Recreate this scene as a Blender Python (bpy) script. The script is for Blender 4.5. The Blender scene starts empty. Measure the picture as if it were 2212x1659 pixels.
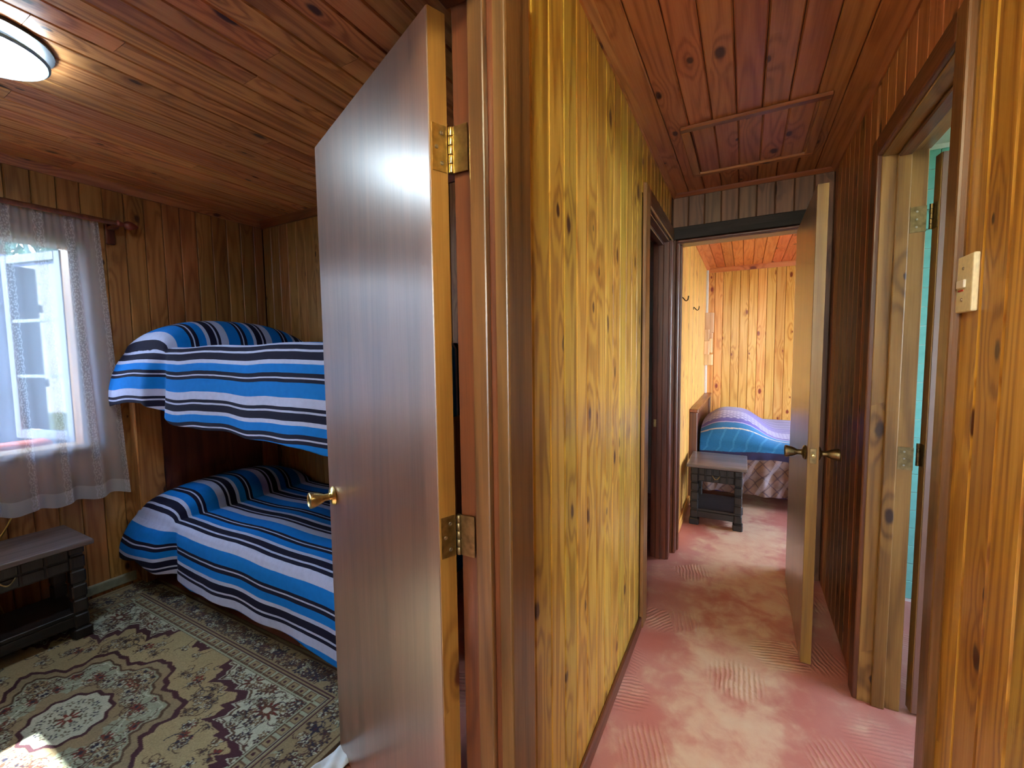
import bpy, bmesh, math, random
import numpy as np
from mathutils import Matrix, Vector

random.seed(7)
rng = np.random.default_rng(11)
scene = bpy.context.scene
COL = scene.collection

# ------------------------------------------------------------------ camera
FPX, YAW, PITCH, ROLL = 926.0, 0.4970, 0.0712, -0.0122
c, s = math.cos(YAW), math.sin(YAW)
cp, sp = math.cos(PITCH), math.sin(PITCH)
cr, sr = math.cos(ROLL), math.sin(ROLL)
M = np.array([[cr, -sr, 0], [sr, cr, 0], [0, 0, 1]]) @ np.array([[1, 0, 0], [0, cp, -sp], [0, sp, cp]])
WLD = np.array([M @ [c, 0, -s], M @ [s, 0, c], M @ [0, -1, 0]])
right, down, fwd = WLD[:, 0], WLD[:, 1], WLD[:, 2]
cam_d = bpy.data.cameras.new('camera')
cam = bpy.data.objects.new('camera', cam_d)
COL.objects.link(cam)
cam_d.sensor_width = 36.0
cam_d.sensor_fit = 'HORIZONTAL'
cam_d.lens = 36.0 * FPX / 2212
cam_d.clip_start = 0.02
mw = Matrix.Identity(4)
for i in range(3):
    mw[i][0], mw[i][1], mw[i][2] = right[i], -down[i], -fwd[i]
mw.translation = Vector((0, 0, 1.4))
cam.matrix_world = mw
scene.camera = cam

# ------------------------------------------------------------------ world, sun, exposure
world = bpy.data.worlds.new('sky')
scene.world = world
world.use_nodes = True
wn = world.node_tree.nodes
wl = world.node_tree.links
wn.clear()
wo = wn.new('ShaderNodeOutputWorld')
wb = wn.new('ShaderNodeBackground')
wtc = wn.new('ShaderNodeTexCoord')
wsep = wn.new('ShaderNodeSeparateXYZ')
wr = wn.new('ShaderNodeValToRGB')
wr.color_ramp.elements[0].position = 0.0
wr.color_ramp.elements[0].color = (0.74, 0.87, 1.0, 1)
wr.color_ramp.elements[1].position = 1.0
wr.color_ramp.elements[1].color = (0.42, 0.64, 1.0, 1)
wl.new(wtc.outputs['Generated'], wsep.inputs[0])
wl.new(wsep.outputs['Z'], wr.inputs[0])
wl.new(wr.outputs[0], wb.inputs['Color'])
wb.inputs['Strength'].default_value = 9.5
wl.new(wb.outputs[0], wo.inputs[0])

sun_d = bpy.data.lights.new('sun', 'SUN')
sun_d.energy = 36.0
sun_d.angle = 0.009
sun_d.color = (1.0, 0.96, 0.88)
sun = bpy.data.objects.new('sun', sun_d)
sun.rotation_euler = Vector((1.0, 0.06, -0.90)).to_track_quat('-Z', 'Y').to_euler()
sun.location = (-8, 0, 8)
COL.objects.link(sun)

def portal(loc, sx, sy, direction):
    d = bpy.data.lights.new('window_portal', 'AREA')
    d.shape = 'RECTANGLE'
    d.size, d.size_y = sx, sy
    d.cycles.is_portal = True
    o = bpy.data.objects.new('window_portal', d)
    o.location = loc
    o.rotation_euler = Vector(direction).to_track_quat('-Z', 'Z').to_euler()
    COL.objects.link(o)

scene.view_settings.view_transform = 'Standard'
scene.view_settings.look = 'None'
scene.view_settings.gamma = 1.0
scene.view_settings.use_curve_mapping = False
scene.view_settings.exposure = 1.0
try:
    scene.cycles.use_denoising = True
    scene.cycles.max_bounces = 6
    scene.cycles.diffuse_bounces = 4
    scene.cycles.glossy_bounces = 3
    scene.cycles.transmission_bounces = 3
    scene.cycles.transparent_max_bounces = 8
    scene.cycles.use_adaptive_sampling = True
    scene.cycles.adaptive_threshold = 0.12
    scene.cycles.adaptive_min_samples = 12
    scene.cycles.sample_clamp_indirect = 6.0
except Exception:
    pass

# ------------------------------------------------------------------ helpers
def lin(r, g, b):
    f = lambda v: ((v / 255 + 0.055) / 1.055) ** 2.4 if v / 255 > 0.04045 else v / 255 / 12.92
    return (f(r), f(g), f(b), 1.0)

def tag(o, label=None, cat=None, group=None, kind=None):
    if label: o['label'] = label
    if cat: o['category'] = cat
    if group: o['group'] = group
    if kind: o['kind'] = kind
    return o

def link(o, parent=None):
    COL.objects.link(o)
    if parent is not None:
        o.parent = parent
    return o

def empty(name, loc=(0, 0, 0), rz=0.0):
    o = bpy.data.objects.new(name, None)
    o.location = loc
    o.rotation_euler = (0, 0, rz)
    o.empty_display_size = 0.05
    return link(o)

def uvproj(me, axis):
    """uv in metres: v runs along the grain axis, u across it"""
    uv = me.uv_layers.new(name='UVMap')
    n = len(me.loops)
    co = np.empty(len(me.vertices) * 3); me.vertices.foreach_get('co', co); co = co.reshape(-1, 3)
    vi = np.empty(n, dtype=np.int32); me.loops.foreach_get('vertex_index', vi)
    out = np.zeros((n, 2))
    for p in me.polygons:
        nax = int(np.argmax(np.abs(np.array(p.normal))))
        ax = [a for a in range(3) if a != nax]
        if axis in ax:
            va = axis; ua = [a for a in ax if a != axis][0]
        else:
            ua, va = ax
        for li in p.loop_indices:
            q = co[vi[li]]
            out[li] = (q[ua] + 0.37 * q[nax], q[va])
    uv.data.foreach_set('uv', out.ravel())

def mesh(name, verts, faces, mat=None, parent=None, axis=2, smooth=False, uv=True):
    me = bpy.data.meshes.new(name)
    me.from_pydata([tuple(v) for v in verts], [], faces)
    me.update()
    if uv: uvproj(me, axis)
    if smooth:
        me.polygons.foreach_set('use_smooth', [True] * len(me.polygons))
    if mat: me.materials.append(mat)
    o = bpy.data.objects.new(name, me)
    return link(o, parent)

def from_bm(name, bm, mat, parent=None, axis=2, smooth=False, sharp=None):
    me = bpy.data.meshes.new(name)
    bmesh.ops.recalc_face_normals(bm, faces=bm.faces)
    bm.to_mesh(me); bm.free()
    me.update()
    uvproj(me, axis)
    if smooth:
        me.polygons.foreach_set('use_smooth', [True] * len(me.polygons))
        try: me.set_sharp_from_angle(angle=math.radians(sharp or 40))
        except Exception: pass
    if mat: me.materials.append(mat)
    o = bpy.data.objects.new(name, me)
    return link(o, parent)

def bm_box(bm, lo, hi, bevel=0.0, seg=1):
    vs = [bm.verts.new((x, y, z)) for x in (lo[0], hi[0]) for y in (lo[1], hi[1]) for z in (lo[2], hi[2])]
    fs = [(0, 1, 3, 2), (4, 6, 7, 5), (0, 4, 5, 1), (2, 3, 7, 6), (0, 2, 6, 4), (1, 5, 7, 3)]
    ff = [bm.faces.new([vs[i] for i in f]) for f in fs]
    if bevel > 0:
        es = list({e for f in ff for e in f.edges})
        bmesh.ops.bevel(bm, geom=es, offset=bevel, segments=seg, affect='EDGES', profile=0.5, clamp_overlap=True)

def box(name, lo, hi, mat, parent=None, bevel=0.0, axis=2, seg=1):
    bm = bmesh.new()
    bm_box(bm, lo, hi, bevel, seg)
    return from_bm(name, bm, mat, parent, axis)

def boxes(name, lst, mat, parent=None, bevel=0.0, axis=2):
    bm = bmesh.new()
    for lo, hi in lst: bm_box(bm, lo, hi, bevel)
    return from_bm(name, bm, mat, parent, axis)

def lathe(name, prof, mat, parent=None, seg=24, axis='Z', loc=(0, 0, 0), smooth=True):
    """prof: list of (radius, height)"""
    vs, fs = [], []
    for r, h in prof:
        for k in range(seg):
            a = 2 * math.pi * k / seg
            p = (r * math.cos(a), r * math.sin(a), h)
            if axis == 'Y': p = (p[0], p[2], p[1])
            if axis == 'X': p = (p[2], p[0], p[1])
            vs.append((p[0] + loc[0], p[1] + loc[1], p[2] + loc[2]))
    for i in range(len(prof) - 1):
        for k in range(seg):
            k2 = (k + 1) % seg
            fs.append((i * seg + k, i * seg + k2, (i + 1) * seg + k2, (i + 1) * seg + k))
    fs.append(tuple(range(seg - 1, -1, -1)))
    fs.append(tuple((len(prof) - 1) * seg + k for k in range(seg)))
    bm = bmesh.new()
    bv = [bm.verts.new(v) for v in vs]
    for f in fs:
        try: bm.faces.new([bv[i] for i in f])
        except ValueError: pass
    bmesh.ops.remove_doubles(bm, verts=bm.verts, dist=1e-6)
    return from_bm(name, bm, mat, parent, smooth=smooth)

def tube(name, pts, r, mat, parent=None, seg=8):
    pts = [Vector(p) for p in pts]
    vs, fs = [], []
    up = Vector((0.13, 0.21, 1)).normalized()
    for i, p in enumerate(pts):
        d = (pts[min(i + 1, len(pts) - 1)] - pts[max(i - 1, 0)]).normalized()
        a = d.cross(up)
        if a.length < 1e-3: a = d.cross(Vector((1, 0, 0)))
        a.normalize(); b = d.cross(a)
        for k in range(seg):
            t = 2 * math.pi * k / seg
            vs.append(p + a * (r * math.cos(t)) + b * (r * math.sin(t)))
    for i in range(len(pts) - 1):
        for k in range(seg):
            k2 = (k + 1) % seg
            fs.append((i * seg + k, i * seg + k2, (i + 1) * seg + k2, (i + 1) * seg + k))
    fs.append(tuple(range(seg - 1, -1, -1)))
    fs.append(tuple((len(pts) - 1) * seg + k for k in range(seg)))
    return mesh(name, vs, fs, mat, parent, smooth=True)

_plank = {}
def plank(parent, loc, la, wa, na, L, W, T, mat, cham=0.0045, depth=0.005, name='plank'):
    """one tongue-and-groove board: la = length axis, wa = width axis, na = face normal (axis index, sign)"""
    key = (la, wa, na, round(L, 4), round(W, 4), T, mat.name, cham, name)
    me = _plank.get(key)
    if me is None:
        w = W - 0.0016
        prof = [(0.0008, 0), (0.0008, T - depth), (0.0008 + cham, T), (w - cham, T), (w, T - depth), (w, 0)]
        vs = []
        for l in (0, L):
            for a, b in prof:
                v = [0, 0, 0]
                v[la] = l
                v[wa] = a
                v[na[0]] = b * na[1]
                vs.append(v)
        fs = [(i, (i + 1) % 6, 6 + (i + 1) % 6, 6 + i) for i in range(6)]
        fs += [(5, 4, 3, 2, 1, 0), (6, 7, 8, 9, 10, 11)]
        bm = bmesh.new()
        bv = [bm.verts.new(v) for v in vs]
        for f in fs: bm.faces.new([bv[i] for i in f])
        bmesh.ops.recalc_face_normals(bm, faces=bm.faces)
        me = bpy.data.meshes.new(name)
        bm.to_mesh(me); bm.free(); me.update()
        uvproj(me, la)
        me.materials.append(mat)
        _plank[key] = me
    o = bpy.data.objects.new(name, me)
    o.location = loc
    return link(o, parent)

# ------------------------------------------------------------------ materials
def newmat(name):
    m = bpy.data.materials.new(name)
    m.use_nodes = True
    nt = m.node_tree
    nt.nodes.clear()
    out = nt.nodes.new('ShaderNodeOutputMaterial')
    b = nt.nodes.new('ShaderNodeBsdfPrincipled')
    nt.links.new(b.outputs[0], out.inputs[0])
    return m, nt, b, out

def N(nt, typ, **kw):
    n = nt.nodes.new(typ)
    for k, v in kw.items():
        setattr(n, k, v)
    return n

def math_(nt, op, a, b=None, clamp=False):
    n = nt.nodes.new('ShaderNodeMath'); n.operation = op; n.use_clamp = clamp
    for i, v in enumerate((a, b)):
        if v is None: continue
        if isinstance(v, (int, float)): n.inputs[i].default_value = v
        else: nt.links.new(v, n.inputs[i])
    return n.outputs[0]

def vmath(nt, op, a, b):
    n = nt.nodes.new('ShaderNodeVectorMath'); n.operation = op
    for i, v in enumerate((a, b)):
        if isinstance(v, tuple): n.inputs[i].default_value = v
        else: nt.links.new(v, n.inputs[i])
    return n.outputs[0]

def ramp(nt, fac, stops, interp='LINEAR'):
    n = nt.nodes.new('ShaderNodeValToRGB')
    n.color_ramp.interpolation = interp
    el = n.color_ramp.elements
    while len(el) < len(stops): el.new(0.5)
    for e, (p, col) in zip(el, stops):
        e.position = p; e.color = col
    nt.links.new(fac, n.inputs[0])
    return n.outputs[0]

def smooth(nt, v, a, b, c_=0.0, d_=1.0):
    n = nt.nodes.new('ShaderNodeMapRange'); n.interpolation_type = 'SMOOTHSTEP'
    n.inputs['From Min'].default_value = a; n.inputs['From Max'].default_value = b
    n.inputs['To Min'].default_value = c_; n.inputs['To Max'].default_value = d_
    nt.links.new(v, n.inputs['Value'])
    return n.outputs[0]

def mixc(nt, fac, a, b, mode='MIX'):
    n = nt.nodes.new('ShaderNodeMix'); n.data_type = 'RGBA'; n.blend_type = mode
    for sock, v in ((n.inputs[0], fac), (n.inputs[6], a), (n.inputs[7], b)):
        if isinstance(v, (int, float)): sock.default_value = v
        elif isinstance(v, tuple): sock.default_value = v
        else: nt.links.new(v, sock)
    return n.outputs[2]

def noise(nt, vec, detail=2.0, scale=1.0, rough=0.5, dist=0.0, dim='2D'):
    n = nt.nodes.new('ShaderNodeTexNoise'); n.noise_dimensions = dim
    n.inputs['Scale'].default_value = scale; n.inputs['Detail'].default_value = detail
    n.inputs['Roughness'].default_value = rough; n.inputs['Distortion'].default_value = dist
    nt.links.new(vec, n.inputs['Vector'])
    return n.outputs['Fac']

def wood(name, light, mid, dark, knot, rough=0.34, coat=0.25, rings=7.0, knots=0.5, var=0.3, bump=0.12, contrast=1.0, coat_rough=0.22, coat_ior=1.5):
    m, nt, b, out = newmat(name)
    uv = N(nt, 'ShaderNodeUVMap').outputs[0]
    oi = N(nt, 'ShaderNodeObjectInfo').outputs['Random']
    cb = N(nt, 'ShaderNodeCombineXYZ')
    nt.links.new(math_(nt, 'MULTIPLY', oi, 53.7), cb.inputs[0])
    nt.links.new(math_(nt, 'MULTIPLY', oi, 197.3), cb.inputs[1])
    p = vmath(nt, 'ADD', uv, cb.outputs[0])
    vor = N(nt, 'ShaderNodeTexVoronoi', voronoi_dimensions='2D', feature='F1')
    vor.inputs['Scale'].default_value = 1.0
    nt.links.new(vmath(nt, 'MULTIPLY', p, (5.2, 2.6, 1)), vor.inputs['Vector'])
    sepc = N(nt, 'ShaderNodeSeparateColor')
    nt.links.new(vor.outputs['Color'], sepc.inputs[0])
    gate = math_(nt, 'LESS_THAN', sepc.outputs[0], knots)
    wob = noise(nt, vmath(nt, 'MULTIPLY', p, (40, 25, 1)), 2)
    d = math_(nt, 'ADD', vor.outputs['Distance'], math_(nt, 'MULTIPLY', math_(nt, 'SUBTRACT', wob, 0.5), 0.05))
    rad = math_(nt, 'ADD', math_(nt, 'MULTIPLY', sepc.outputs[1], 0.07), 0.03)
    dn = math_(nt, 'DIVIDE', d, rad)
    km = math_(nt, 'MULTIPLY', smooth(nt, dn, 0.55, 1.25, 1, 0), gate)
    kr = math_(nt, 'MULTIPLY', smooth(nt, d, 0.0, 0.42, 1, 0), gate)
    nb = noise(nt, vmath(nt, 'MULTIPLY', p, (9, 0.6, 1)), 1.5)
    val = math_(nt, 'ADD', math_(nt, 'MULTIPLY', nb, rings), math_(nt, 'MULTIPLY', kr, 1.6))
    sn = math_(nt, 'ADD', math_(nt, 'MULTIPLY', math_(nt, 'SINE', math_(nt, 'MULTIPLY', val, 6.283)), 0.5), 0.5)
    sn = math_(nt, 'POWER', sn, 1.7)
    fine = noise(nt, vmath(nt, 'MULTIPLY', p, (170, 5.0, 1)), 3, rough=0.6)
    broad = noise(nt, vmath(nt, 'MULTIPLY', p, (16, 1.3, 1)), 2)
    f = math_(nt, 'ADD', math_(nt, 'MULTIPLY', sn, 0.32 * contrast), math_(nt, 'MULTIPLY', fine, 0.38 * contrast))
    f = math_(nt, 'ADD', f, math_(nt, 'MULTIPLY', broad, 0.42))
    f = math_(nt, 'ADD', f, math_(nt, 'MULTIPLY', kr, 0.12))
    col = ramp(nt, f, [(0.18, light), (0.55, mid), (0.95, dark)])
    col = mixc(nt, km, col, knot)
    h = N(nt, 'ShaderNodeHueSaturation')
    v1 = math_(nt, 'ADD', math_(nt, 'MULTIPLY', math_(nt, 'SUBTRACT', oi, 0.5), var), 1.0)
    nt.links.new(v1, h.inputs['Value'])
    hs = math_(nt, 'FRACT', math_(nt, 'MULTIPLY', oi, 17.31))
    nt.links.new(math_(nt, 'ADD', math_(nt, 'MULTIPLY', math_(nt, 'SUBTRACT', hs, 0.5), 0.02), 0.5), h.inputs['Hue'])
    nt.links.new(col, h.inputs['Color'])
    nt.links.new(h.outputs[0], b.inputs['Base Color'])
    rg = math_(nt, 'ADD', math_(nt, 'MULTIPLY', fine, 0.22), rough - 0.1)
    nt.links.new(rg, b.inputs['Roughness'])
    b.inputs['Coat Weight'].default_value = coat
    b.inputs['Coat IOR'].default_value = coat_ior
    b.inputs['Coat Roughness'].default_value = coat_rough
    bp = N(nt, 'ShaderNodeBump'); bp.inputs['Strength'].default_value = bump; bp.inputs['Distance'].default_value = 0.004
    nt.links.new(math_(nt, 'ADD', fine, math_(nt, 'MULTIPLY', sn, 0.3)), bp.inputs['Height'])
    nt.links.new(bp.outputs[0], b.inputs['Normal'])
    return m

def plain(name, col, rough=0.5, metal=0.0, nscale=40.0, namt=0.25, bump=0.05, coat=0.0, coords='Object'):
    m, nt, b, out = newmat(name)
    tc = N(nt, 'ShaderNodeTexCoord').outputs[coords]
    f = noise(nt, tc, 3, nscale, dim='3D')
    dk = tuple(v * (1 - namt) for v in col[:3]) + (1,)
    lt = tuple(min(1, v * (1 + namt)) for v in col[:3]) + (1,)
    nt.links.new(ramp(nt, f, [(0.25, dk), (0.75, lt)]), b.inputs['Base Color'])
    b.inputs['Roughness'].default_value = rough
    b.inputs['Metallic'].default_value = metal
    b.inputs['Coat Weight'].default_value = coat
    if bump:
        bp = N(nt, 'ShaderNodeBump'); bp.inputs['Strength'].default_value = bump; bp.inputs['Distance'].default_value = 0.01
        nt.links.new(f, bp.inputs['Height']); nt.links.new(bp.outputs[0], b.inputs['Normal'])
    return m

def emit(name, col, strength):
    m, nt, b, out = newmat(name)
    b.inputs['Base Color'].default_value = (0.9, 0.9, 0.9, 1)
    b.inputs['Emission Color'].default_value = col
    b.inputs['Emission Strength'].default_value = strength
    return m

KNOT = lin(70, 32, 14)
PINE = wood('honey_pine', lin(220, 178, 84), lin(198, 150, 58), lin(154, 104, 36), KNOT, rough=0.36, coat=0.14, knots=0.68, contrast=1.25)
PINE_FAR = wood('golden_pine', lin(236, 184, 104), lin(226, 164, 78), lin(190, 116, 44), lin(140, 58, 22), rough=0.38, coat=0.2, knots=0.62)
PINE_BED = wood('brown_pine', lin(178, 128, 76), lin(152, 102, 56), lin(114, 70, 36), lin(58, 26, 12), rough=0.4, coat=0.15, var=0.28)
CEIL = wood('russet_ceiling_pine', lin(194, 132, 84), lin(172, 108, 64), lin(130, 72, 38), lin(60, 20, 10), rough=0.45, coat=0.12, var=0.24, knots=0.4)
CEIL_L = wood('orange_ceiling_pine', lin(206, 148, 96), lin(186, 124, 74), lin(144, 86, 46), lin(60, 24, 12), rough=0.42, coat=0.15, var=0.34, knots=0.66, contrast=1.3)
CEIL_F = wood('salmon_ceiling_pine', lin(232, 142, 90), lin(218, 116, 62), lin(188, 84, 38), lin(130, 50, 24), rough=0.4, coat=0.15, var=0.3)
VENEER = wood('brown_door_veneer', lin(128, 88, 66), lin(108, 72, 52), lin(82, 52, 36), lin(68, 40, 28), rough=0.42, coat=1.0, coat_ior=1.9, rings=3.0, knots=0.0, var=0.0, bump=0.1, contrast=1.0, coat_rough=0.3)
EDGE = wood('golden_door_edge', lin(166, 126, 60), lin(142, 102, 42), lin(102, 68, 26), KNOT, rough=0.4, coat=0.2, rings=3, knots=0.15, var=0.1)
FRAME = wood('dark_door_frame_wood', lin(120, 66, 38), lin(94, 48, 28), lin(60, 28, 18), lin(36, 14, 12), rough=0.36, coat=0.3, rings=4, knots=0.2, var=0.2)
FRAME_M = wood('brown_door_frame_wood', lin(124, 84, 48), lin(98, 64, 35), lin(62, 38, 21), lin(40, 18, 12), rough=0.36, coat=0.3, rings=4, knots=0.15, var=0.15)
FRAME_L = wood('tan_door_frame_wood', lin(160, 118, 66), lin(134, 94, 48), lin(90, 58, 28), lin(60, 40, 34), rough=0.42, coat=0.2, rings=4, knots=0.25, var=0.2)
DARKM = wood('charcoal_frame_wood', lin(44, 31, 26), lin(31, 22, 18), lin(20, 14, 12), lin(20, 14, 14), rough=0.7, coat=0.0, rings=4, knots=0.0, var=0.1)
TABLETOP = wood('worn_table_top', lin(112, 100, 102), lin(88, 77, 79), lin(60, 50, 52), lin(40, 30, 30), rough=0.32, coat=0.7, rings=4, knots=0.0, var=0.05)
DARK = wood('dark_carved_wood', lin(38, 30, 31), lin(25, 19, 20), lin(13, 9, 10), lin(10, 6, 6), rough=0.45, coat=0.12, rings=4, knots=0.0, var=0.1, bump=0.2)
BACKING = plain('dark_backing', lin(66, 34, 18), 0.8, nscale=12)
TRIM = wood('brown_trim_wood', lin(150, 88, 46), lin(126, 66, 32), lin(84, 42, 20), lin(50, 20, 10), rough=0.4, coat=0.2, rings=4, knots=0.1, var=0.15)
BRASS = plain('worn_brass', (0.62, 0.47, 0.19, 1), 0.3, 1.0, nscale=60, namt=0.3, bump=0.02)
BRASS_D = plain('tarnished_brass', (0.26, 0.19, 0.09, 1), 0.42, 1.0, nscale=60, namt=0.4, bump=0.04)
STEEL = plain('screw_steel', (0.45, 0.42, 0.36, 1), 0.35, 1.0, bump=0.0)
IVORY = plain('ivory_plastic', lin(232, 222, 188), 0.45, nscale=90, namt=0.12, bump=0.03)
WHITE = plain('white_paint', lin(228, 226, 220), 0.5, namt=0.06)
GREYTRIM = plain('grey_green_paint', lin(128, 128, 112), 0.6, nscale=30, namt=0.2)

# hall floor: worn red paint on trowelled cement
def floor_mat():
    m, nt, b, out = newmat('worn_red_floor')
    tc = N(nt, 'ShaderNodeTexCoord').outputs['Object']
    sx = N(nt, 'ShaderNodeSeparateXYZ'); nt.links.new(tc, sx.inputs[0])
    big = noise(nt, tc, 3, 2.2, 0.55, 0.4, '3D')
    mid = noise(nt, tc, 4, 9.0, 0.6, 0.3, '3D')
    grit = noise(nt, tc, 3, 160.0, 0.6, 0.0, '3D')
    # trodden path down the middle of the hall
    px = math_(nt, 'ABSOLUTE', math_(nt, 'SUBTRACT', sx.outputs[0], math_(nt, 'ADD', 0.0, math_(nt, 'MULTIPLY', math_(nt, 'SUBTRACT', big, 0.5), 0.35))))
    path = smooth(nt, px, 0.10, 0.36, 1, 0)
    blotch = math_(nt, 'ADD', math_(nt, 'MULTIPLY', path, 0.5), math_(nt, 'MULTIPLY', math_(nt, 'SUBTRACT', math_(nt, 'ADD', mid, big), 0.95), 1.3))
    red = ramp(nt, big, [(0.3, lin(182, 104, 90)), (0.7, lin(198, 138, 126))])
    tan = ramp(nt, mid, [(0.3, lin(208, 160, 132)), (0.7, lin(216, 184, 154))])
    col = mixc(nt, smooth(nt, blotch, 0.05, 0.75), red, tan)
    # trowel combing in patches, two directions
    vor = N(nt, 'ShaderNodeTexVoronoi', voronoi_dimensions='2D'); vor.inputs['Scale'].default_value = 3.4
    nt.links.new(tc, vor.inputs['Vector'])
    vs = N(nt, 'ShaderNodeSeparateColor'); nt.links.new(vor.outputs['Color'], vs.inputs[0])
    ang = math_(nt, 'MULTIPLY', vs.outputs[0], 3.1)
    ca, sa = math_(nt, 'COSINE', ang), math_(nt, 'SINE', ang)
    lx = math_(nt, 'ADD', math_(nt, 'MULTIPLY', sx.outputs[0], ca), math_(nt, 'MULTIPLY', sx.outputs[1], sa))
    lx = math_(nt, 'ADD', lx, math_(nt, 'MULTIPLY', mid, 0.03))
    wv = math_(nt, 'SINE', math_(nt, 'MULTIPLY', lx, 330.0))
    amt = math_(nt, 'MULTIPLY', smooth(nt, vs.outputs[1], 0.25, 0.5), smooth(nt, vor.outputs['Distance'], 0.25, 0.5, 1, 0))
    hgt = math_(nt, 'ADD', math_(nt, 'MULTIPLY', math_(nt, 'MULTIPLY', wv, amt), 0.5), math_(nt, 'ADD', mid, math_(nt, 'MULTIPLY', grit, 0.4)))
    col = mixc(nt, math_(nt, 'MULTIPLY', smooth(nt, math_(nt, 'MULTIPLY', wv, amt), 0.2, 1.0), 0.28), col, lin(216, 176, 140))
    nt.links.new(col, b.inputs['Base Color'])
    nt.links.new(math_(nt, 'ADD', math_(nt, 'MULTIPLY', mid, 0.2), 0.42), b.inputs['Roughness'])
    bp = N(nt, 'ShaderNodeBump'); bp.inputs['Strength'].default_value = 0.5; bp.inputs['Distance'].default_value = 0.004
    nt.links.new(hgt, bp.inputs['Height']); nt.links.new(bp.outputs[0], b.inputs['Normal'])
    return m
FLOOR = floor_mat()

END = wood('shaded_brown_pine', lin(136, 96, 62), lin(108, 74, 48), lin(74, 48, 30), lin(44, 20, 14), rough=0.5, coat=0.05)  # brown pine darkened, the end wall's dimness put into its colour

# ------------------------------------------------------------------ room dimensions (metres)
XL, XR = -0.44, 0.43          # hall side walls (plank faces)
CZ = 2.43                     # ceilings
YE = 3.08                     # hall end wall
XW, YB = -3.32, 2.08          # bunk room: window wall, back wall
XD = -0.528                   # bunk room: door wall face
YF = 5.97                     # far bedroom: far wall
YN = -1.6                     # hall, behind the camera
YS = -1.15                    # bunk room, near wall
T = 0.013

def struct(o, label, cat): return tag(o, label, cat, kind='structure')

# floors and ceilings
fl = box('floor', (-3.5, -1.8, -0.12), (3.2, 6.2, 0.0), FLOOR, axis=1)
struct(fl, 'worn red and tan cement floor running down the hall', 'floor')

ch = boxes('ceiling', [((-0.5, YN - 0.05, CZ + T), (0.5, YE + 0.05, CZ + 0.12))], BACKING)
struct(ch, 'dark russet plank ceiling over the hall', 'ceiling')
xs = [-0.442] + [-0.345 + 0.0969 * k for k in range(9)]
for k in range(len(xs) - 1):
    plank(ch, (xs[k], YN, CZ + T), 1, 0, (2, -1), YE + 0.01 - YN, xs[k + 1] - xs[k], T, CEIL)

cb_ = boxes('ceiling_bunk_room', [((XW - 0.15, YS - 0.1, CZ + T), (-0.5, YB + 0.05, CZ + 0.12))], BACKING)
struct(cb_, 'orange brown plank ceiling over the bunk beds', 'ceiling')
x0 = -1.902 - 0.1 * 15
k = 0
while x0 + 0.1 * k < XD + 0.02:
    xa = x0 + 0.1 * k
    xb = min(xa + 0.1, XD + 0.02)
    split = random.random() < 0.45
    if split:
        yb = random.uniform(0.35, 1.5)
        plank(cb_, (xa, YS, CZ + T), 1, 0, (2, -1), yb - YS - 0.0015, xb - xa, T, CEIL_L)
        plank(cb_, (xa, yb, CZ + T), 1, 0, (2, -1), YB - yb, xb - xa, T, CEIL_L)
    else:
        plank(cb_, (xa, YS, CZ + T), 1, 0, (2, -1), YB - YS, xb - xa, T, CEIL_L)
    k += 1

cf = boxes('ceiling_bedroom', [((-0.5, YE + 0.05, CZ + T - 0.01), (2.6, YF + 0.15, CZ + 0.12))], BACKING)
struct(cf, 'salmon orange plank ceiling of the far bedroom', 'ceiling')
for k in range(19):
    plank(cf, (-0.419 + 0.096 * k, YE + 0.1, CZ - 0.01 + T), 1, 0, (2, -1), YF - YE - 0.1, 0.096, T, CEIL_F)
boxes_roof = boxes('ceiling_other_rooms', [((0.5, YN - 0.1, CZ + T), (2.6, YE + 0.05, CZ + 0.12)), ((XW - 0.15, YB + 0.05, CZ + T), (-0.5, 6.1, CZ + 0.12)), ((XW - 0.15, YN - 0.1, CZ + T), (-0.5, YS - 0.1, CZ + 0.12))], WHITE)
struct(boxes_roof, 'plain ceiling slabs over the bathroom and side room', 'ceiling')

# hall left wall ------------------------------------------------------------
OP1 = (0.005, 0.748, 2.085)    # near doorway (y0, y1, top)
OP2 = (2.235, 2.945, 2.10)     # second doorway on the left
wlft = boxes('wall_left', [
    ((XD, YN, 0), (XL - T, OP1[0] - 0.03, CZ + T)),
    ((XD, OP1[0] - 0.03, OP1[2] + 0.03), (XL - T, OP1[1] + 0.03, CZ + T)),
    ((XD, OP1[1] + 0.03, 0), (XL - T, OP2[0] - 0.03, CZ + T)),
    ((XD, OP2[0] - 0.03, OP2[2] + 0.03), (XL - T, OP2[1] + 0.03, CZ + T)),
    ((XD, OP2[1] + 0.03, 0), (XL - T, YE + 0.1, CZ + T))], BACKING)
struct(wlft, 'honey yellow vertical pine plank wall of the hall', 'wall')
ys = [0.82, 0.92] + [0.92 + 0.1 * k for k in range(1, 13)]
for a, b_ in zip(ys[:-1], ys[1:]):
    if b_ > 2.16: break
    plank(wlft, (XL - T, a, 0.0), 2, 1, (0, 1), CZ, b_ - a, T, PINE)
for k in range(10):
    a = 2.12 + 0.1 * k
    if a + 0.1 > YE: break
    plank(wlft, (XL - T, a, OP2[2] + 0.05), 2, 1, (0, 1), CZ - OP2[2] - 0.05, 0.1, T, PINE)
plank(wlft, (XL - T, 3.02, 0), 2, 1, (0, 1), OP2[2] + 0.05, YE - 3.02, T, PINE)
for k in range(8):
    plank(wlft, (XL - T, 0.02 + 0.1 * k, OP1[2] + 0.05), 2, 1, (0, 1), CZ - OP1[2] - 0.05, 0.1, T, PINE)
for k in range(8):
    plank(wlft, (XL - T, -0.08 - 0.1 * (k + 1), 0), 2, 1, (0, 1), CZ, 0.1, T, PINE)

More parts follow.
